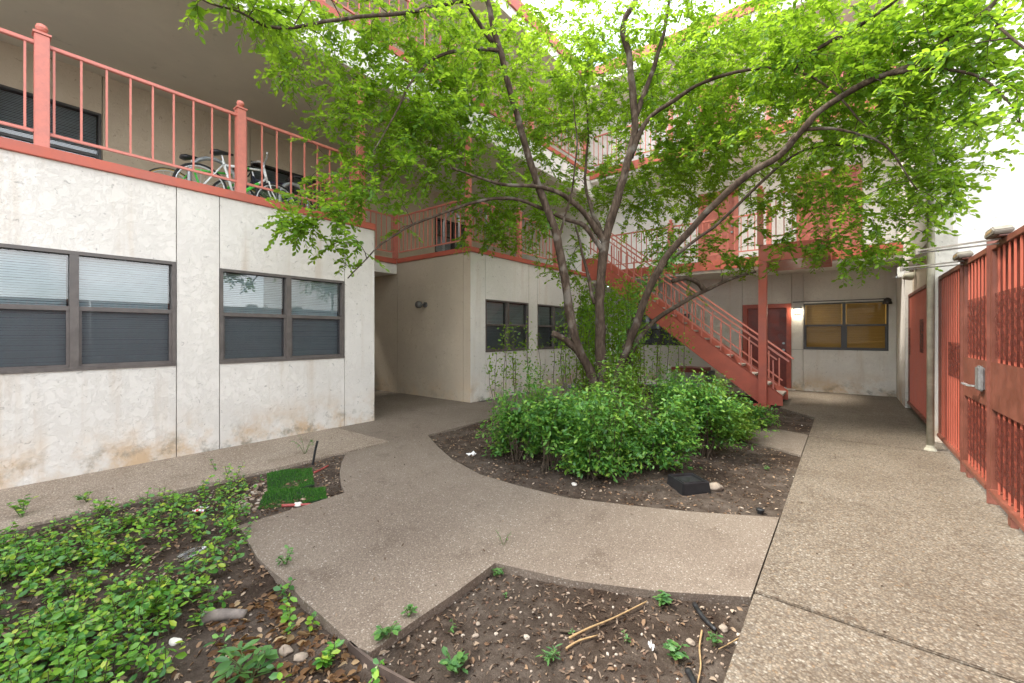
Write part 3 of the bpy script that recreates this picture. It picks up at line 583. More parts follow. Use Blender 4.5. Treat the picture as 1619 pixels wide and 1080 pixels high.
def bicycle(x, y, z, fm, rim, tyre, label, drop=False, sc=1.0):
    o = thing('bicycle', (x, y, z), label, 'bicycle', 'bicycles on the upper walkway'); rw = .335
    hubs = [(x, y, z+rw), (x, y+1.02, z+rw)]
    for hx, hy, hz in hubs:
        ring = lambda r, k=36: [(hx, hy+r*math.cos(a), hz+r*math.sin(a)) for a in np.linspace(0, 2*math.pi, k)]
        w = MB().tube(ring(rw-.016), .017, 8, False).build('wheel', 'black_rubber', o, smooth=True)
        MB().tube(ring(rw-.040), .011, 6, False).build('rim', rim, w, smooth=True)
        if tyre: MB().tube([(px+.010, py, pz) for px, py, pz in ring(rw-.026)], .010, 5, False).build('sidewall', tyre, w)
        sp = MB()
        for k in range(20):
            a = k*2*math.pi/20; sp.tube([(hx+.02*(-1)**k, hy, hz), (hx, hy+(rw-.045)*math.cos(a), hz+(rw-.045)*math.sin(a))], .0014, 4, False)
        sp.lathe((hx, hy, hz), [(.02, -.04), (.02, .04)], 10, 'x').build('spokes', 'rim_silver', w)
    bb = (x, y+.42, z+.29); st = (x, y+.27, z+.80); ht = (x, y+.84, z+.82); hb = (x, y+.87, z+.70)
    mb = MB(); mb.tube([bb, st], .017, 10); mb.tube([(x, y+.29, z+.74), ht], .016, 10); mb.tube([bb, hb], .019, 10); mb.tube([ht, hb], .021, 10)
    for s in (-1, 1):
        mb.tube([(x+s*.02, bb[1], bb[2]), (x+s*.06, y, z+rw)], .009, 8); mb.tube([(x+s*.02, y+.28, z+.75), (x+s*.06, y, z+rw)], .008, 8)
    fr = mb.build('frame', fm, o, smooth=True)
    mb = MB().tube([(x, y+.835, z+.86), (x, y+.885, z+.64)], .016, 8)
    for s in (-1, 1): mb.tube([(x+s*.045, y+.885, z+.66), (x+s*.055, y+.93, z+.5), (x+s*.055, y+1.02, z+rw)], .011, 8)
    mb.build('fork', 'bike_white', o, smooth=True)
    MB().tube([(x, y+.285, z+.78), (x, y+.25, z+.89)], .013, 8).build('seat_post', 'rim_silver', o)
    mb = MB(); n0 = [(.0, .05, .03), (.06, .075, .045), (.14, .055, .028), (.22, .025, .02), (.28, .016, .014)]
    for i in range(len(n0)-1):
        a, b = n0[i], n0[i+1]
        for k in range(6):
            pass
    prof = [(x, y+.12+q[0], z+.955-.02*math.cos(q[0]*12)) for q in n0]
    prof = [(a_, b_, c_-.05) for a_, b_, c_ in prof]; k = 10; base = len(mb.v)
    for p, q in zip(prof, n0):
        for j in range(k): a = 2*math.pi*j/k; mb.v.append((p[0]+q[1]*math.cos(a)*1.35, p[1], p[2]+q[2]*math.sin(a)))
    for i in range(len(n0)-1):
        for j in range(k): mb.f.append((base+i*k+j, base+i*k+(j+1) % k, base+(i+1)*k+(j+1) % k, base+(i+1)*k+j))
    mb.f += [tuple(base+j for j in reversed(range(k))), tuple(base+(len(n0)-1)*k+j for j in range(k))]
    mb.build('saddle', 'black_plastic', o, smooth=True)
    if drop:
        pts = [(x-.2, y+.80, z+.78), (x-.21, y+.95, z+.78), (x-.21, y+1.0, z+.87), (x-.2, y+.93, z+.93), (x-.15, y+.84, z+.93), (x, y+.83, z+.93)]
    else: pts = [(x-.30, y+.76, z+1.0), (x-.15, y+.82, z+1.0), (x, y+.84, z+.93)]
    MB().tube(pts, .013, 8).tube([(2*x-p[0], p[1], p[2]) for p in pts], .013, 8).tube([(x, y+.83, z+.84), (x, y+.835, z+.95)], .014, 8).build('handlebar', 'black_plastic' if drop else 'rim_silver', o, smooth=True)
    mb = MB().lathe((x+.05, bb[1], bb[2]), [(.09, 0), (.09, .004)], 20, 'x').bar((x+.07, bb[1], bb[2]), (x+.07, bb[1]+.13, bb[2]-.1), .02, .012).bar((x-.07, bb[1], bb[2]), (x-.07, bb[1]-.13, bb[2]+.1), .02, .012)
    mb.box((x+.06, bb[1]+.09, bb[2]-.115), (x+.15, bb[1]+.17, bb[2]-.09)).build('crank', 'steel_grey', o)
    return o
b1 = bicycle(-7.22, 2.02, ZF, 'bike_white', 'rim_silver', None, 'white and green road bicycle with silver rims nearest the railing')
mb = MB().tube([(-7.22, 2.02+.42, ZF+.29+.008), (-7.22, 2.02+.75, ZF+.59)], .026, 10).tube([(-7.22, 2.47, ZF+.768), (-7.22, 2.64, ZF+.786)], .019, 10); mb.build('green_tube', 'bike_green', b1, smooth=True)
b2 = bicycle(-7.78, 1.80, ZF, 'bike_green', 'rim_silver', 'tan_wall', 'green bicycle with tan tyre walls standing behind the white bicycle', True)
b3 = bicycle(-7.55, 2.55, ZF, 'bike_dark', 'rim_silver', None, 'dark bicycle with black curved handlebars at the right end of the rack', True)

# ------------------------------------------------------------------ tree
TR = thing('tree', (-2.95, 6.0, 0), 'spreading multi stemmed tree with bright green crown rising from the island bed', 'tree')
def spline(pts, sub=4):
    pts = [Vector(p) for p in pts]; out = []
    for i in range(len(pts)-1):
        p0, p1, p2, p3 = pts[max(i-1, 0)], pts[i], pts[i+1], pts[min(i+2, len(pts)-1)]
        for k in range(sub):
            t_ = k/sub; out.append(.5*((2*p1)+(p2-p0)*t_+(2*p0-5*p1+4*p2-p3)*t_*t_+(3*p1-p0-3*p2+p3)*t_**3))
    return out+[pts[-1]]
D0 = 6.35
limbs = [  # (pixel, pixel, depth), start radius, end radius
 ([(944, 690, D0), (938, 598, D0), (915, 555, 6.3), (901, 490, 6.25), (883, 390, 6.15), (862, 320, 6.1), (845, 275, 6.0), (822, 200, 5.9), (800, 120, 5.8), (785, 60, 5.7), (770, 0, 5.6), (755, -60, 5.5)], .082, .032),
 ([(912, 553, 6.3), (895, 538, 6.25), (873, 526, 6.2)], .055, .045),
 ([(953, 690, 6.4), (951, 600, 6.4), (949, 520, 6.4), (950, 440, 6.4), (958, 378, 6.4), (975, 320, 6.4), (990, 265, 6.4), (1001, 225, 6.4), (1003, 180, 6.4), (996, 100, 6.4), (985, 40, 6.4), (1003, 0, 6.4), (1015, -60, 6.4)], .090, .036),
 ([(958, 385, 6.4), (930, 343, 6.3), (905, 320, 6.2), (880, 303, 6.1), (850, 295, 6.0), (800, 293, 5.8), (770, 285, 5.6), (715, 266, 5.3)], .052, .014),
 ([(952, 395, 6.4), (925, 358, 6.35), (895, 347, 6.3), (860, 330, 6.2), (810, 314, 6.0), (760, 318, 5.8), (700, 337, 5.5), (640, 362, 5.2), (590, 398, 5.0), (550, 440, 4.8)], .045, .006),
 ([(997, 250, 6.4), (1010, 215, 6.35), (1030, 183, 6.3), (1076, 153, 6.1), (1115, 130, 5.9), (1183, 111, 5.6), (1248, 111, 5.3), (1310, 140, 5.0), (1370, 200, 4.7)], .046, .009),
 ([(1255, 111, 5.3), (1290, 80, 5.1), (1329, 57, 4.9), (1382, 27, 4.7), (1425, -8, 4.5)], .035, .014),
 ([(966, 690, 6.35), (975, 600, 6.3), (998, 535, 6.2), (1030, 450, 6.05), (1060, 398, 5.9), (1118, 335, 5.6), (1183, 275, 5.3), (1229, 248, 5.1), (1268, 206, 4.9), (1290, 180, 4.8), (1336, 149, 4.6), (1382, 126, 4.4), (1420, 112, 4.3), (1455, 97, 4.2), (1505, 57, 4.0), (1562, 15, 3.8), (1600, -30, 3.7)], .062, .018),
 ([(1413, 116, 4.3), (1455, 110, 4.15), (1500, 111, 4.0), (1547, 122, 3.85), (1581, 149, 3.7), (1612, 195, 3.6)], .022, .006),
 ([(960, 690, 6.5), (985, 590, 6.6), (1020, 520, 6.7), (1078, 479, 6.8), (1124, 456, 6.9), (1160, 440, 6.95), (1195, 430, 7.0)], .060, .016),
 ([(1115, 460, 6.88), (1105, 448, 6.85), (1085, 440, 6.8), (1063, 445, 6.75)], .045, .035),
 ([(968, 650, 6.5), (985, 560, 6.5), (1015, 480, 6.5), (1040, 430, 6.45), (1076, 398, 6.3), (1145, 344, 6.1), (1230, 264, 5.9), (1300, 230, 5.7), (1380, 240, 5.4)], .048, .010),
 ([(1268, 206, 4.9), (1330, 205, 4.8), (1400, 230, 4.6), (1450, 300, 4.5)], .022, .006),
 ([(786, 80, 5.72), (730, 78, 5.5), (685, 95, 5.3), (650, 130, 5.1), (620, 190, 4.9), (590, 240, 4.8)], .028, .006),
 ([(780, 68, 5.7), (757, 35, 5.6), (735, 0, 5.5), (715, -40, 5.4)], .035, .018),
 ([(1002, 190, 6.4), (1030, 120, 6.5), (1050, 50, 6.6), (1060, -10, 6.7)], .045, .02),
 ([(955, 375, 6.4), (935, 330, 6.9), (925, 280, 7.3), (930, 200, 7.7), (920, 120, 8.0)], .04, .012),
 ([(940, 480, 6.4), (920, 400, 6.7), (908, 350, 7.0)], .03, .014),
 ([(880, 385, 6.15), (905, 300, 6.0), (912, 230, 5.8), (905, 150, 5.6)], .020, .006),
 ([(735, 0, 5.5), (640, 20, 4.9), (540, 30, 4.3), (440, 45, 3.8), (380, 20, 3.5), (320, 0, 3.3)], .028, .005),
 ([(1562, 15, 3.8), (1600, 60, 3.5), (1640, 100, 3.3)], .016, .005),
]
trunk = MB(); nodes = []; nrad = []
for pts, r0, r1 in limbs:
    sp = spline([P(*p) for p in pts], 4); m = len(sp)
    sp = [p + Vector((mn.noise(p*3)*.028, mn.noise(p*3+Vector((9, 0, 0)))*.028, 0)) if 0 < i < m-1 else p for i, p in enumerate(sp)]
    rad = [(r0+(r1-r0)*(i/(m-1))**.8)*(1+.18*mn.noise(p*7)) for i, p in enumerate(sp)]
    if pts[0][1] >= 640: rad[0] *= 1.5; rad[1] *= 1.3; rad[2] *= 1.12
    trunk.tube(sp, rad, 10)
    for i, p in enumerate(sp):
        if p.z > 1.9: nodes.append(tuple(p)); nrad.append(rad[i])
tk = trunk.build('trunk', 'bark', TR, smooth=True)
clumps = [  # px, py, depth, rx m, ry m (depth), rz m, count
 (560, 60, 5.0, .9, .7, .6, 30), (640, 130, 5.4, .9, .8, .8, 50), (560, 200, 5.2, .6, .5, .6, 24), (700, 60, 5.6, .9, .9, .7, 34), (520, 120, 4.9, .5, .5, .6, 18),
 (700, 210, 5.8, .8, .9, .7, 50), (770, 180, 6.4, .8, .9, .9, 40), (640, 260, 5.5, .7, .6, .45, 15), (760, 300, 6.6, .7, .7, .5, 30), (830, 330, 6.9, .7, .6, .6, 34), (780, 370, 7.0, .55, .4, .35, 18),
 (560, 300, 4.9, .35, .35, .22, 11), (510, 325, 4.6, .38, .3, .18, 11), (480, 350, 4.4, .25, .25, .10, 9), (545, 385, 4.7, .25, .2, .2, 7), (450, 345, 4.3, .12, .2, .06, 5),
 (860, 60, 6.2, .9, 1., .7, 30), (850, 230, 7.0, .7, .8, .8, 26), (1060, 60, 6.8, .9, .9, .8, 36), (960, 130, 7.4, .8, .6, .8, 20), (1060, 230, 7.3, .8, .7, .8, 38), (1010, 300, 7.6, .7, .6, .6, 22),
 (1150, 60, 6.2, .9, .9, .7, 42), (1130, 230, 6.8, .8, .8, .7, 42), (1200, 330, 6.8, .7, .6, .5, 14), (1230, 190, 6.0, .8, .8, .7, 40), (1280, 100, 5.4, .8, .8, .6, 44), (1250, 20, 5.2, .8, .8, .5, 30),
 (1340, 220, 5.6, .8, .8, .7, 26), (1300, 310, 6.0, .7, .6, .4, 15), (1390, 300, 5.4, .65, .6, .5, 22), (1400, 140, 4.8, .7, .7, .6, 40), (1430, 200, 4.9, .55, .6, .5, 34), (1380, 50, 4.6, .7, .7, .5, 36),
 (1490, 120, 4.2, .55, .5, .45, 36), (1560, 70, 3.9, .5, .45, .4, 34), (1480, 40, 4.2, .5, .5, .4, 28), (1600, 150, 3.6, .3, .3, .25, 12), (1480, 250, 4.6, .38, .4, .4, 22), (1510, 300, 4.6, .2, .2, .15, 6), (1440, 340, 5.0, .4, .4, .3, 12),
 (1300, 380, 6.2, .55, .5, .25, 18), (1390, 400, 5.6, .35, .3, .2, 14), (1180, 410, 7.0, .6, .5, .3, 14), (1110, 400, 7.2, .5, .5, .4, 14), (1060, 380, 7.3, .5, .5, .5, 14),
 (430, 20, 3.9, .35, .3, .18, 12), (370, 2, 3.5, .22, .2, .10, 7), (310, -3, 3.3, .10, .1, .05, 3),
 (700, -60, 5.8, 1.2, 1., .6, 22), (950, -60, 6.6, 1.2, 1.2, .6, 24), (1200, -70, 5.8, 1.2, 1., .6, 22), (1450, -60, 4.4, .9, .8, .5, 16), (600, 330, 5.4, .5, .5, .25, 4),
 (800, 120, 8.2, 1.6, 1.0, 1.2, 60), (1010, 170, 7.5, 1.8, 1.2, 1.1, 110), (1200, 170, 7.0, 1.5, 1.2, 1.0, 100), (950, 310, 8.0, 1.2, .8, .7, 50), (640, 170, 6.0, 1.2, .9, .9, 60), (1340, 250, 6.2, 1.1, .9, .8, 30), (1120, 300, 7.6, 1.1, .8, .6, 30), (1400, 60, 5.0, 1.0, .9, .6, 40),
 (940, 70, 6.9, .9, .9, .6, 50), (900, 180, 8.0, 1.1, .8, .9, 60), (1060, 120, 7.8, 1.1, .8, .9, 60), (1080, 280, 8.2, 1.0, .7, .7, 45), (760, 80, 7.2, 1.0, .8, .8, 45), (1180, 60, 6.8, 1.0, .9, .7, 40), (900, 420, 7.4, .5, .4, .35, 10), (860, 150, 8.0, .8, .8, .8, 22), (1150, 150, 8.0, .9, .8, .9, 26), (1250, 260, 7.5, .8, .7, .7, 22), (700, 130, 6.8, .8, .8, .8, 26),
]
att = []
for px, py, d, rx, ry, rz, n in clumps:
    c = P(px, py, d)
    for _ in range(int(n*1.25)):
        v = Vector((random.gauss(0, .5), random.gauss(0, .5), random.gauss(0, .5))); q = c + RT*(v.x*rx)+FW*(v.y*ry)+Vector((0, 0, v.z*rz))
        att.append(q)
base = P(955, 400, 6.4); att.sort(key=lambda q: (q-base).length)
NA = np.zeros((30000, 3)); NR = np.zeros(30000); nn = len(nodes); NA[:nn] = nodes; NR[:nn] = nrad
br = MB(); leafy = []
for q in att:
    dd = NA[:nn]-np.array(q); dist = np.sqrt((dd**2).sum(1)); cost = dist + .25*np.maximum(0, NA[:nn, 2]-q.z-.3)
    i = int(cost.argmin()); p = Vector(NA[i]); L = (q-p).length
    if L < .05: continue
    r0 = min(NR[i]*.7, .004+.006*L); r1 = .0022; m = max(3, int(L/.14)); mid = (p+q)/2+Vector((random.gauss(0, .06)*L, random.gauss(0, .06)*L, .16*L*random.uniform(.2, 1.2)))
    pts = []
    for k in range(m+1):
        t_ = k/m; pts.append(p*(1-t_)**2+mid*2*t_*(1-t_)+q*t_*t_+Vector((random.gauss(0, .008), random.gauss(0, .008), random.gauss(0, .008)))*(0 < k))
    rad = [r0+(r1-r0)*k/m for k in range(m+1)]; br.tube(pts, rad, 5, False)
    for k in range(1, m+1):
        if nn < 29999: NA[nn] = pts[k]; NR[nn] = rad[k]; nn += 1
        if k >= m*.28: leafy.append((pts[k], (pts[k]-pts[k-1]).normalized(), k == m))
LC, LD, LN, LL = [], [], [], []
for p, d, tip in leafy:
    for _ in range(3 if tip else (1 if random.random() < .9 else 0)):
        v = Vector((random.gauss(0, 1), random.gauss(0, 1), random.gauss(-.05, .8)))+d*.9; v.normalize(); L = random.uniform(.10, .30); m = 3
        pts = [p+v*(L*k/m)+Vector((0, 0, -.25*L*(k/m)**2)) for k in range(m+1)]; br.tube(pts, [.0024, .002, .0016, .001], 3, False)
        n = int(L/.026)+3; side = 1
        for k in range(n):
            t_ = (k+.6)/n; c = p+v*(L*t_)+Vector((0, 0, -.25*L*t_*t_)); side = -side
            w = v.cross(Vector((0, 0, 1))); w = w.normalized() if w.length > .1 else Vector((1, 0, 0))
            dl = w*side*random.uniform(.5, 1.1)+v*random.uniform(.3, 1.0)+Vector((0, 0, random.uniform(-.55, .25)))
            LC.append(c); LD.append(dl); LN.append((random.gauss(0, .75), random.gauss(0, .75), 1)); LL.append(random.uniform(.040, .080))
br.build('branches', 'bark', TR, smooth=True)
LC, LD, LN, LL = map(np.array, (LC, LD, LN, LL)); print('tree leaves', len(LC), 'attractors', len(att))
leaf_object('crown', leaf_arrays(LC, LD, LN, LL, .46+.1*RNG.random(len(LL)), .15, .12), 'leaf_tree', TR)

# ivy climbing the right hand stems, and thin upright shoots round the trunk
def leafcloud(pts, per, spread, Lr, up=.3, wr=.5):
    pts = np.repeat(np.array([tuple(p) for p in pts]), per, axis=0); n = len(pts)
    c = pts+RNG.normal(size=(n, 3))*spread; return leaf_arrays(c, rdir(n, up*.3), rdir(n, 1.2), RNG.uniform(Lr[0], Lr[1], n), wr, .15, .1)
IV = thing('climbing_ivy', (-2.9, 6.1, 0), 'green ivy climbing the right hand stems of the tree', 'climbing plant')
sp = spline([P(*p) for p in [(962, 640, 6.40), (985, 560, 6.38), (1012, 480, 6.38), (1040, 430, 6.33), (1062, 408, 6.25)]], 8)
MB().tube(sp, .012, 6).build('vine_stem', 'stem_brown', IV, smooth=True)
leaf_object('leaves', leafcloud(sp, 34, .075, (.035, .06)), 'leaf_shrub', IV)
SH = thing('shoot_clump', (-3.4, 6.4, 0), 'clump of thin upright leafy shoots standing behind the shrubs around the trunk', 'plant')
mb = MB(); lc = []
for i in range(46):
    px = random.choice([random.uniform(780, 940), random.uniform(780, 960), random.uniform(930, 1100)]); d = random.uniform(6.2, 7.4)
    b = P(px, 700, d); b.z = .0; h = random.uniform(.9, 1.9); top = b+Vector((random.gauss(0, .07), random.gauss(0, .07), h))
    s_ = [b.lerp(top, k/6)+Vector((random.gauss(0, .01), random.gauss(0, .01), 0)) for k in range(7)]; mb.tube(s_, [.006]*4+[.005, .004, .002], 4, False)
    for k in range(int(h*14)): 
        q = b.lerp(top, random.uniform(.45, 1)); lc.append(q)
mb.build('stems', 'stem_brown', SH); leaf_object('leaves', leafcloud(lc, 3, .06, (.035, .06)), 'leaf_tree', SH)
HV = thing('hanging_vine', (-3.6, 8.2, 0), 'dense green vine screen hanging behind the trunk by the staircase top', 'climbing plant')
pts = []; mb = MB()
for i in range(26):
    px = random.uniform(900, 1010); d = random.uniform(7.4, 8.4); a = P(px, random.uniform(440, 480), d); b = Vector((a.x, a.y, .02))
    s_ = [a.lerp(b, k/8)+Vector((random.gauss(0, .03), random.gauss(0, .03), 0)) for k in range(9)]; s_[-1].z = -.03; mb.tube(s_, .004, 4, False)
    pts += [s_[k].lerp(s_[k+1], random.random()) for k in range(7) for _ in range(5)]
mb.build('stems', 'stem_brown', HV); leaf_object('leaves', leafcloud(pts, 8, .09, (.045, .08)), 'leaf_tree', HV)

# ------------------------------------------------------------------ shrubs
def shrub(x, y, rx, ry, h, n, label, bias=0., mat='leaf_shrub'):
    o = thing('shrub', (x, y, 0), label, 'shrub', 'leafy shrubs in the island bed'); mb = MB(); C_, D_, N_, L_ = [], [], [], []
    lobes = [(random.uniform(0, 6.283), random.uniform(.25, 1.0), random.uniform(.12, 1.08)) for _ in range(13)]
    for i in range(int(n*1.6)):
        la, le, lh = random.choice(lobes); e = max(0, le+random.gauss(0, .20)); a = la+random.gauss(0, .36); tz = max(.06, h*(lh*(1-.25*le*le)+random.gauss(0, .10))); ph = 1.0
        tip = Vector((x+rx*e*math.cos(a)*ph, y+ry*e*math.sin(a)*ph, tz)); b = Vector((x+random.gauss(0, .07), y+random.gauss(0, .07), -.02))
        mid = b.lerp(tip, .5)+Vector((0, 0, .12*h)); pts = [b*(1-t_)**2+mid*2*t_*(1-t_)+tip*t_*t_ for t_ in (0, .25, .5, .75, 1)]
        if i % 9 == 0: mb.tube(pts, [.006, .005, .004, .003, .002], 4, False)
        dirv = (pts[4]-pts[3]).normalized(); m = random.randint(15, 24)
        for k in range(m):
            t_ = 1-.50*random.random()**1.4; c = b*(1-t_)**2+mid*2*t_*(1-t_)+tip*t_*t_
            C_.append(tuple(c+Vector((random.gauss(0, .035), random.gauss(0, .035), random.gauss(0, .025)))))
            D_.append(tuple(Vector((math.cos(a), math.sin(a), .1))*.7+Vector((random.gauss(0, .8), random.gauss(0, .8), random.gauss(-.15, .5))))); N_.append((random.gauss(0, .4)+.3*math.cos(a), random.gauss(0, .4)+.3*math.sin(a), 1)); L_.append(random.uniform(.026, .064))
    mb.build('stems', 'stem_brown', o); leaf_object('foliage', leaf_arrays(np.array(C_), np.array(D_), np.array(N_), np.array(L_), .44, .15, .14), mat, o); return o
leafmat('leaf_shrub_lime', [(0, (.05, .14, .025)), (.4, (.10, .22, .03)), (.75, (.17, .30, .04)), (1, (.26, .36, .05))], (.34, .52, .05), .4)
for px, py, rx, ry, h, n, l, mt in [
  (822, 722, .42, .42, .92, 150, 'dark green shrub at the left end of the island bed', 'leaf_shrub'), (868, 738, .34, .34, .80, 130, 'mid green shrub second from the left end of the island', 'leaf_shrub'),
  (945, 750, .40, .38, .86, 150, 'shrub directly in front of the tree trunk', 'leaf_shrub'), (985, 715, .40, .36, 1.0, 150, 'yellow green shrub just right of the trunk', 'leaf_shrub_lime'),
  (1026, 736, .42, .40, .84, 170, 'darker shrub beside the black valve box', 'leaf_shrub'), (1112, 718, .42, .38, .80, 160, 'low spreading shrub behind the black valve box', 'leaf_shrub'),
  (1075, 690, .44, .42, .84, 140, 'shrub behind the others toward the utility cabinet', 'leaf_shrub'), (1140, 690, .46, .40, .80, 150, 'lime tipped shrub nearest the foot of the staircase', 'leaf_shrub_lime'),
  (905, 700, .40, .40, .80, 110, 'shrub at the left foot of the trunk', 'leaf_shrub'), (1192, 676, .25, .22, .36, 50, 'small low shrub at the edge of the cross path', 'leaf_shrub')]:
    q = G(px, py); shrub(q.x, q.y, rx, ry, h, n, l, mat=mt)

# ------------------------------------------------------------------ ground cover, litter
def dens_iv(x, y):
    n = mn.noise((x*1.6, y*1.6, 2))*.5+.5; n2 = mn.noise((x*4.5, y*4.5, 7))*.5+.5
    f = FW.x*x+FW.y*y; l = RT.x*x+RT.y*y; px = CX+F_*l/max(f, .3); py = CY+F_*CAMH/max(f, .3)
    edge = 1-max(0, min(1, (px-215)/170))
    if x < -4.33+.12*mn.noise((0, y*2, 0)): edge *= .12
    if px > 330 and py > 930: edge *= .35
    if px > 398 and py < 835: return 0
    return max(0, min(1, (n*1.2+n2*1.6-1.0)))*(.10+.90*edge)*(1 if py > 800+max(0, 130-px)*.1 else .5)
cv = [[], [], [], []]; stems = MB()
def sprig(x, y, n, h, Lr, out=cv):
    z0 = soil_z(x, y); lean = Vector((random.gauss(0, .05), random.gauss(0, .05), h)); b = Vector((x, y, z0)); stems.tube([b, b+lean*.5, b+lean], [.0022, .002, .0014], 3, False)
    a0 = random.uniform(0, 6.28)
    for k in range(n):
        a = a0+k*2.4+random.gauss(0, .3); t_ = .35+.65*(k+1)/n; out[0].append(tuple(b+lean*t_)); out[1].append((math.cos(a), math.sin(a), random.uniform(-.35, .7)))
        out[2].append((random.gauss(0, .6), random.gauss(0, .6), 1)); out[3].append(random.uniform(*Lr)*(1 if k < n-2 else .7))
for x, y in scatter(polyA, 2000, dens_iv): sprig(x, y, random.randint(6, 10), random.uniform(.04, .16), (.024, .050))
for px, py in [(365+random.gauss(0, 9), random.uniform(742, 850)) for _ in range(48)]:
    q = G(px, py); sprig(q.x, q.y, 8, random.uniform(.06, .16), (.028, .045))
iv = leaf_object('ivy_groundcover', leaf_arrays(*map(np.array, cv), .56, .12, .15), 'leaf_ivy'); tag(iv, 'glossy green ivy ground cover spreading over the left front bed', 'ground cover', None, 'stuff')
tag(stems.build('ivy_stems', 'stem_brown'), 'thin stems of the ivy in the left front bed', 'ground cover', None, 'stuff')
def flat(polys_n, Lr, mat, name, label, wr=.5, tilt=.5, lift=.004, flatz=None):
    c, d, n, L = [], [], [], []
    for poly, k, dn in polys_n:
        for x, y in scatter(poly, k, dn):
            z = (flatz if flatz is not None else soil_z(x, y))+lift; c.append((x, y, z+random.random()*.008)); a = random.uniform(0, 6.28); d.append((math.cos(a), math.sin(a), random.gauss(0, tilt*.35))); n.append((random.gauss(0, tilt), random.gauss(0, tilt), 1)); L.append(random.uniform(*Lr))
    return tag(leaf_object(name, leaf_arrays(*map(np.array, (c, d, n, L)), wr, .35, .3), mat), label, 'litter', None, 'stuff')
flat([(polyA, 4200, None), (polyB, 420, None), (polyC, 2000, None), (polyD, 700, None)], (.014, .042), 'leaf_dry', 'leaf_litter', 'dry brown leaf litter lying over the soil of the beds')
nearB = [g2(350, 940), g2(440, 930), g2(600, 1060), g2(560, 1110), g2(330, 1110)]
flat([(nearB, 300, None)], (.035, .065), 'leaf_brown', 'fallen_leaves', 'larger fallen orange brown leaves near the ivy edge', .55, .6)
flat([(polyA, 3500, None), (polyB, 2600, None), (polyC, 6000, None), (polyD, 1500, None)], (.010, .038), 'wood_chip', 'mulch', 'dark wood chip mulch covering the bed soil', .30, .5)
flat([(main, 300, None), ([(-5.9, -.5), (-4.7, -.5), (-4.65, 3.3), (-5.9, 3.3)], 60, None), ([(XB, .3), (.9, .3), (.9, 8.5), (XB, 8.5)], 70, None)], (.010, .028), 'wood_chip', 'leaf_specks', 'small dark leaf specks scattered on the paving', .4, .3, .007, 0.0)
ico = bmesh.new(); bmesh.ops.create_icosphere(ico, subdivisions=1, radius=1); iv_ = [v.co.copy() for v in ico.verts]; if_ = [[v.index for v in f.verts] for f in ico.faces]; ico.free()
mb = MB()
def stone(mb, x, y, z, r, ax=None):
    n = len(mb.v); s_ = Vector((r*random.uniform(.8, 1.3), r*random.uniform(.7, 1.1), r*random.uniform(.5, .8))); a = random.uniform(0, 6.28); ca, sa = math.cos(a), math.sin(a); sd = random.random()*50
    for v in iv_:
        k = 1+.22*mn.noise(v*1.7+Vector((sd, 0, 0))); X, Y, Z = v.x*s_.x*k, v.y*s_.y*k, v.z*s_.z*k; mb.v.append((x+X*ca-Y*sa, y+X*sa+Y*ca, z+Z))
    mb.f += [tuple(n+i for i in f) for f in if_]
for poly, n in ((polyA, 220), (polyB, 560), (polyC, 420), (polyD, 140)):
    for x, y in scatter(poly, n): stone(mb, x, y, soil_z(x, y)+.002, random.uniform(.003, .011)*(1 if random.random() < .93 else 1.6))
tag(mb.build('pebbles', 'pebble'), 'small pebbles and nuts strewn over the planting soil', 'pebbles', None, 'stuff')
turf_zone = [g2(395, 765), g2(440, 738), g2(437, 775), g2(415, 800), g2(385, 815), g2(375, 790)]
mb = MB()
for x, y in scatter(turf_zone, 160): stone(mb, x, y, soil_z(x, y)+.003, random.uniform(.006, .022))
tag(mb.build('gravel', 'pebble'), 'pinkish gravel patch left of the turf pieces', 'gravel', None, 'stuff')

# ------------------------------------------------------------------ small things lying about
def turf(quad, zoff, label, nb):
    c = [G(*q) for q in quad]; cen = sum(c, Vector())/4; o = thing('turf_mat', (cen.x, cen.y, 0), label, 'turf mat', 'pieces of artificial turf')
    mb = MB(); n = 8; top = []
    def pt(u, v):
        q = c[0].lerp(c[1], u).lerp(c[3].lerp(c[2], u), v); return Vector((q.x, q.y, zoff+.012*math.sin(u*5+v*3)+.010*math.sin(v*6)))
    mb.v = [tuple(pt(i/n, j/n)) for j in range(n+1) for i in range(n+1)]; mb.f = [(j*(n+1)+i, j*(n+1)+i+1, (j+1)*(n+1)+i+1, (j+1)*(n+1)+i) for j in range(n) for i in range(n)]
    m = len(mb.v); mb.v += [(x, y, z-.012) for x, y, z in mb.v[:m]]; mb.f += [tuple(m+i for i in reversed(f)) for f in mb.f[:n*n]]
    ring = [i for i in range(n+1)]+[j*(n+1)+n for j in range(1, n+1)]+[n*(n+1)+i for i in range(n-1, -1, -1)]+[j*(n+1) for j in range(n-1, 0, -1)]
    for a, b in zip(ring, ring[1:]+ring[:1]): mb.f.append((b, a, a+m, b+m))
    mb.build('backing', 'turf_base', o)
    uv = RNG.random((nb, 2)); ps = np.array([tuple(pt(u, v)) for u, v in uv]); d = rdir(nb, 2.6, .6)
    bl = leaf_object('grass_blades', leaf_arrays(ps, d, rdir(nb), RNG.uniform(.012, .021, nb), .17, .1, .25), 'turf', o); bl['kind'] = 'stuff'; return o
turf([(422, 747), (493, 736), (497, 765), (423, 777)], -.018, 'upper rectangular piece of green artificial turf beside the black stake', 5000)
turf([(420, 776), (514, 766), (517, 787), (407, 802)], -.020, 'lower skewed piece of green artificial turf with a torn hole', 5000)
a, b = G(494, 738, -.05), None; b = Vector((a.x, a.y, 0))+RT*.07; q = P(502, 697, (Vector((a.x, a.y, 0))).dot(FW)); 
tag(MB().tube([a, Vector((a.x, a.y, 0)).lerp(q, .5), q], .012, 10).build('garden_stake', 'black_plastic'), 'thin black stake leaning upright behind the turf pieces', 'stake')
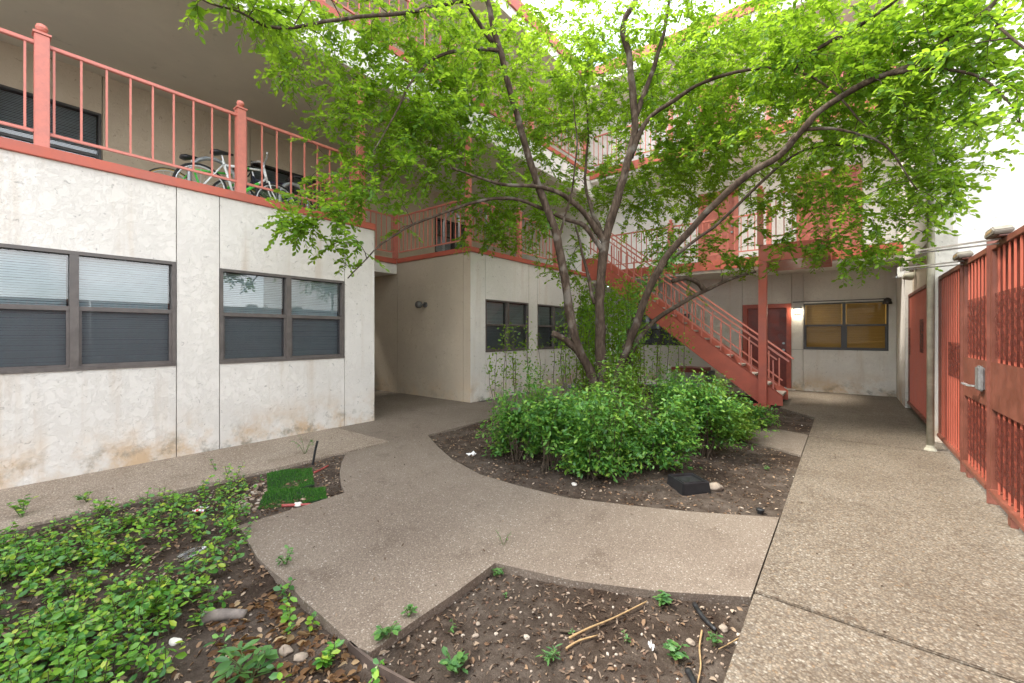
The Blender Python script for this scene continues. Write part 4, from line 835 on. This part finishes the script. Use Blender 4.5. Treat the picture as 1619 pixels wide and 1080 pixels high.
def stick(pts, r, name, mat, label, cat, z=.012):
    p = [G(*q) for q in pts]; p = [Vector((v.x, v.y, soil_z(v.x, v.y)+z)) for v in p]; sp = spline(p, 4) if len(p) > 2 else p
    return tag(MB().tube(sp, [r*(1-.35*i/(len(sp)-1)) for i in range(len(sp))], 8).build(name, mat, smooth=True), label, cat)
stick([(496, 745), (508, 740), (519, 734)], .012, 'plastic_pipe', 'red_pipe', 'short red pipe by the black stake', 'pipe')
stick([(446, 797), (470, 796), (495, 794)], .014, 'plastic_pipe', 'red_pipe', 'dull red pipe lying along the lower turf piece', 'pipe')
stick([(900, 1003), (930, 985), (970, 970), (1023, 943)], .0055, 'dry_stick', 'dry_stick', 'long bent yellow twig lying in the front right bed', 'stick', .02)
stick([(895, 1016), (915, 1005), (945, 995)], .005, 'dry_stick', 'dry_stick', 'short frayed twig beside the long yellow twig', 'stick')
stick([(1110, 985), (1106, 1010), (1108, 1040), (1102, 1072)], .0048, 'dry_stick', 'dry_stick', 'wavy pale twig standing close to the walkway edge', 'stick')
stick([(1168, 996), (1150, 1008), (1136, 1016)], .003, 'dry_stick', 'dry_stick', 'thin grey twig touching the walkway edge', 'stick')
stick([(1098, 948), (1112, 968), (1132, 988)], .014, 'plastic_pipe', 'black_plastic', 'black irrigation pipe stub at the upper right of the front bed', 'pipe', .02)
stick([(1088, 1052), (1096, 1068), (1104, 1086)], .016, 'plastic_pipe', 'black_plastic', 'black irrigation pipe stub at the bottom of the front bed', 'pipe', .02)
stick([(885, 988), (900, 988), (922, 986)], .007, 'dry_stick', 'stem_brown', 'short dark twig crossing the end of the yellow twig', 'stick')
stick([(322, 968), (350, 964), (388, 962)], .034, 'log', 'log_grey', 'weathered grey wood chunk lying among the ivy', 'log', .02)
def rock(px, py, r, mat, label):
    q = G(px, py, -.03); bm = bmesh.new(); bmesh.ops.create_icosphere(bm, subdivisions=3, radius=r); sd = random.random()*40
    for v in bm.verts:
        k = 1+.28*mn.noise(v.co/r*1.3+Vector((sd, 0, 0)))+.08*mn.noise(v.co/r*4); v.co = Vector((v.co.x*1.25*k, v.co.y*.95*k, v.co.z*.6*k))
    me = bpy.data.meshes.new('rock'); bm.to_mesh(me); bm.free(); o = bpy.data.objects.new('rock', me); C.objects.link(o); me.materials.append(M[mat]); me.polygons.foreach_set('use_smooth', [True]*len(me.polygons)); o.location = (q.x, q.y, soil_z(q.x, q.y)+r*.35); o.rotation_euler.z = random.uniform(0, 6)
    return tag(o, label, 'rock', 'loose rocks in the beds')
rock(1128, 774, .06, 'stone', 'pale rock right beside the black valve box'); rock(277, 1010, .022, 'stone_white', 'small white rock among the ivy'); rock(471, 801, .03, 'stone_white', 'white stone below the lower turf piece')
rock(1144, 989, .022, 'stone', 'tan pebble rock at the end of the black pipe stub'); rock(756, 985, .012, 'stone', 'reddish nut sized stone left in the front right bed'); rock(1092, 1010, .018, 'stone', 'flat tan stone beside the wavy twig'); rock(752, 1003, .014, 'stone', 'pale chip of stone at the middle of the front bed')
rock(452, 1030, .026, 'stone', 'flat greyish stone among dry leaves at the bottom'); rock(908, 768, .025, 'stone_white', 'white stone under the shrub before the trunk'); rock(475, 1038, .024, 'stone', 'second flat stone among dry leaves nearer the edging')
# black valve box
q = G(1088, 775, -.04); o = thing('valve_box', (q.x, q.y, 0), 'square black plastic valve box with sunken lid sitting on the mulch', 'valve box')
bx = [(-.145, -.145), (.145, -.145), (.145, .145), (-.145, .145)]; mb = MB(); n = 4
def ringz(s, z): return [(q.x+x*s, q.y+y*s, z) for x, y in bx]
rs = [ringz(.98, -.06), ringz(.90, .062), ringz(.86, .078), ringz(.74, .078), ringz(.69, .055)]
for r_ in rs: mb.v += r_
for i in range(4):
    for j in range(4): mb.f.append((i*4+j, i*4+(j+1) % 4, (i+1)*4+(j+1) % 4, (i+1)*4+j))
mb.build('box_body', 'black_plastic', o, bevel=.008)
mb = MB(); mb.v = ringz(.69, .0545)+[(q.x, q.y, .022)]; mb.f = [(j, (j+1) % 4, 4) for j in range(4)]; mb.build('lid', 'black_plastic', o); o.rotation_euler.z = R(48)
q = G(1202, 812, -.03); o = thing('sprinkler_head', (q.x, q.y, 0), 'tiny black sprinkler head at the front right corner of the island', 'sprinkler')
MB().lathe((q.x, q.y, -.06), [(.022, 0), (.022, .05), (.03, .052), (.03, .065), (.018, .072)], 12).build('sprinkler_body', 'black_plastic', o)
def crumple(px, py, w, l, mat, name, label, cat):
    q = G(px, py, -.02); mb = MB(); n = 9; sd = random.random()*30; a = random.uniform(0, 3)
    z0 = soil_z(q.x, q.y)+.03
    mb.v = [(q.x+(i/n-.5)*w*math.cos(a)-(j/n-.5)*l*math.sin(a), q.y+(i/n-.5)*w*math.sin(a)+(j/n-.5)*l*math.cos(a), z0+.03*mn.noise((i*.55+sd, j*.55, 0))) for j in range(n+1) for i in range(n+1)]
    mb.f = [(j*(n+1)+i, j*(n+1)+i+1, (j+1)*(n+1)+i+1, (j+1)*(n+1)+i) for j in range(n) for i in range(n)]
    ob = mb.build(name, mat); md = ob.modifiers.new('thick', 'SOLIDIFY'); md.thickness = .002; return tag(ob, label, cat)
crumple(318, 812, .11, .075, 'wrapper', 'snack_wrapper', 'crumpled red and white wrapper among the ivy', 'litter'); crumple(745, 722, .10, .06, 'paper', 'paper_scrap', 'scrap of white paper at the left of the island bed', 'litter'); crumple(1030, 1022, .03, .015, 'paper', 'paper_scrap', 'tiny white paper scrap in the front right bed', 'litter')
q = G(300, 886, -.03); o = thing('plastic_bottle', (q.x, q.y, 0), 'empty clear plastic bottle lying in the ivy bed', 'bottle')
bz = soil_z(q.x, q.y)+.045; mb = MB().lathe((q.x, q.y, bz), [(.019, -.07), (.026, -.06), (.026, -.01), (.024, 0), (.026, .01), (.025, .04), (.011, .065), (.010, .078)], 16, 'x'); mb.build('bottle_body', 'clear_plastic', o, smooth=True); MB().lathe((q.x, q.y, bz), [(.012, .079), (.012, .092)], 14, 'x').build('cap', 'white_plastic', o); o.rotation_euler.z = R(105)
# individual weeds
def weed(px, py, n, h, Lr, label, mat='leaf_weed', wr=.5, tilt=.3):
    q = G(px, py, -.03); z = soil_z(q.x, q.y) if any(inside(p, q.x, q.y) for p in (polyA, polyB, polyC, polyD)) else 0.0
    o = thing('weed', (q.x, q.y, z), label, 'weed', 'small weeds in the beds and joints'); st = MB(); c, d, nn_, L = [], [], [], []
    for k in range(max(2, n//5)):
        a = random.uniform(0, 6.28); tp = Vector((q.x+math.cos(a)*h*.5, q.y+math.sin(a)*h*.5, z+h*random.uniform(.6, 1))); b = Vector((q.x, q.y, z-.01)); st.tube([b, b.lerp(tp, .5)+Vector((0, 0, h*.15)), tp], [.0025, .002, .0012], 4, False)
        for j in range(5):
            t_ = random.uniform(.4, 1); p = b.lerp(tp, t_); a2 = random.uniform(0, 6.28); c.append(tuple(p)); d.append((math.cos(a2), math.sin(a2), random.uniform(-.1, tilt+.3))); nn_.append((random.gauss(0, .3), random.gauss(0, .3), 1)); L.append(random.uniform(*Lr))
    st.build('stem', 'stem_green', o); leaf_object('leaves', leaf_arrays(*map(np.array, (c, d, nn_, L)), wr, .15, .15), mat, o)
for a in [(786, 905, 22, .06, (.02, .04), 'low weed in the inner corner of the front path'), (612, 1020, 34, .07, (.025, .05), 'leafy weed beside the tip of the path slab'), (645, 985, 20, .05, (.02, .035), 'small weed halfway along the diagonal path edge'),
          (722, 1058, 44, .09, (.025, .055), 'largest weed at the bottom of the front right bed'), (868, 1040, 30, .07, (.02, .045), 'feathery weed below the yellow twig', 'leaf_weed', .22), (1047, 950, 34, .06, (.03, .05), 'bluish weed at the upper end of the yellow twig'),
          (1068, 1036, 34, .08, (.03, .05), 'weed left of the wavy twig'), (1130, 1018, 18, .06, (.02, .04), 'small weed near the walkway edge'), (796, 868, 18, .11, (.012, .025), 'wispy weed growing out of the path slab', 'leaf_weed', .2),
          (452, 900, 28, .09, (.02, .04), 'pale weed on the path edge by the ivy'), (515, 1045, 40, .09, (.03, .05), 'yellow green seedling among the dry leaves', 'leaf_ivy'), (395, 1072, 44, .14, (.05, .09), 'blue green broad leaved weed at the bottom edge', 'leaf_weed', .35),
          (482, 722, 30, .24, (.02, .04), 'tall thin seedling against the left pavement by the turf'), (385, 812, 24, .08, (.02, .035), 'yellowish seedling beside the gravel patch', 'leaf_ivy'), (138, 800, 26, .10, (.03, .05), 'upright seedling at the pavement edge left of the ivy', 'leaf_ivy'), (35, 825, 34, .15, (.04, .06), 'tall seedling at the far left pavement edge', 'leaf_ivy'),
          (800, 937, 10, .03, (.012, .02), 'tiny weed under the front path kerb'), (905, 1000, 12, .03, (.01, .02), 'tiny green sprout near the middle twigs'), (718, 993, 14, .05, (.012, .025), 'thin sprout on the left of the front right bed'), (990, 1008, 14, .04, (.012, .025), 'thin sprout right of the yellow twig'), (1215, 745, 16, .05, (.02, .03), 'greyish weed in the mulch near the walkway')]: weed(*a)

# ------------------------------------------------------------------ light
SUN_EL, SUN_DIR = 58, Vector((-.68, -.48, 0)).normalized()
w = bpy.data.worlds.new('World'); S.world = w; w.use_nodes = True; nt = w.node_tree; nt.nodes.clear()
out = nt.nodes.new('ShaderNodeOutputWorld'); bg = nt.nodes.new('ShaderNodeBackground'); sky = nt.nodes.new('ShaderNodeTexSky')
sky.sky_type = 'NISHITA'; sky.sun_disc = False; sky.sun_elevation = R(SUN_EL); sky.sun_rotation = math.atan2(SUN_DIR.x, SUN_DIR.y); sky.air_density = 1.0; sky.dust_density = 1.5
tc = nt.nodes.new('ShaderNodeTexCoord'); nz = nt.nodes.new('ShaderNodeTexNoise'); nz.inputs['Scale'].default_value = 3.0; nz.inputs['Detail'].default_value = 7
rp = nt.nodes.new('ShaderNodeValToRGB'); rp.color_ramp.elements[0].position = .36; rp.color_ramp.elements[1].position = .56
mx = nt.nodes.new('ShaderNodeMix'); mx.data_type = 'RGBA'; mx.inputs[7].default_value = (9.5, 9.6, 9.8, 1)
lk_ = nt.links.new; lk_(tc.outputs['Generated'], nz.inputs['Vector']); lk_(nz.outputs['Fac'], rp.inputs[0]); lk_(rp.outputs[0], mx.inputs[0]); lk_(sky.outputs[0], mx.inputs[6]); lk_(mx.outputs[2], bg.inputs[0]); lk_(bg.outputs[0], out.inputs[0])
bg.inputs[1].default_value = .145
sd = bpy.data.lights.new('sun', 'SUN'); sd.energy = 2.3; sd.angle = R(12); sd.color = (1, .95, .87); so = bpy.data.objects.new('sun', sd); C.objects.link(so)
v = Vector((SUN_DIR.x*math.cos(R(SUN_EL)), SUN_DIR.y*math.cos(R(SUN_EL)), math.sin(R(SUN_EL)))); so.rotation_euler = v.to_track_quat('Z', 'Y').to_euler(); so.location = (2, -6, 14)
S.view_settings.view_transform = 'Standard'; S.view_settings.look = 'None'; S.view_settings.exposure = 1.85; S.view_settings.gamma = 1
S.cycles.max_bounces = 8; S.cycles.diffuse_bounces = 5; S.cycles.transparent_max_bounces = 12; S.cycles.use_denoising = True
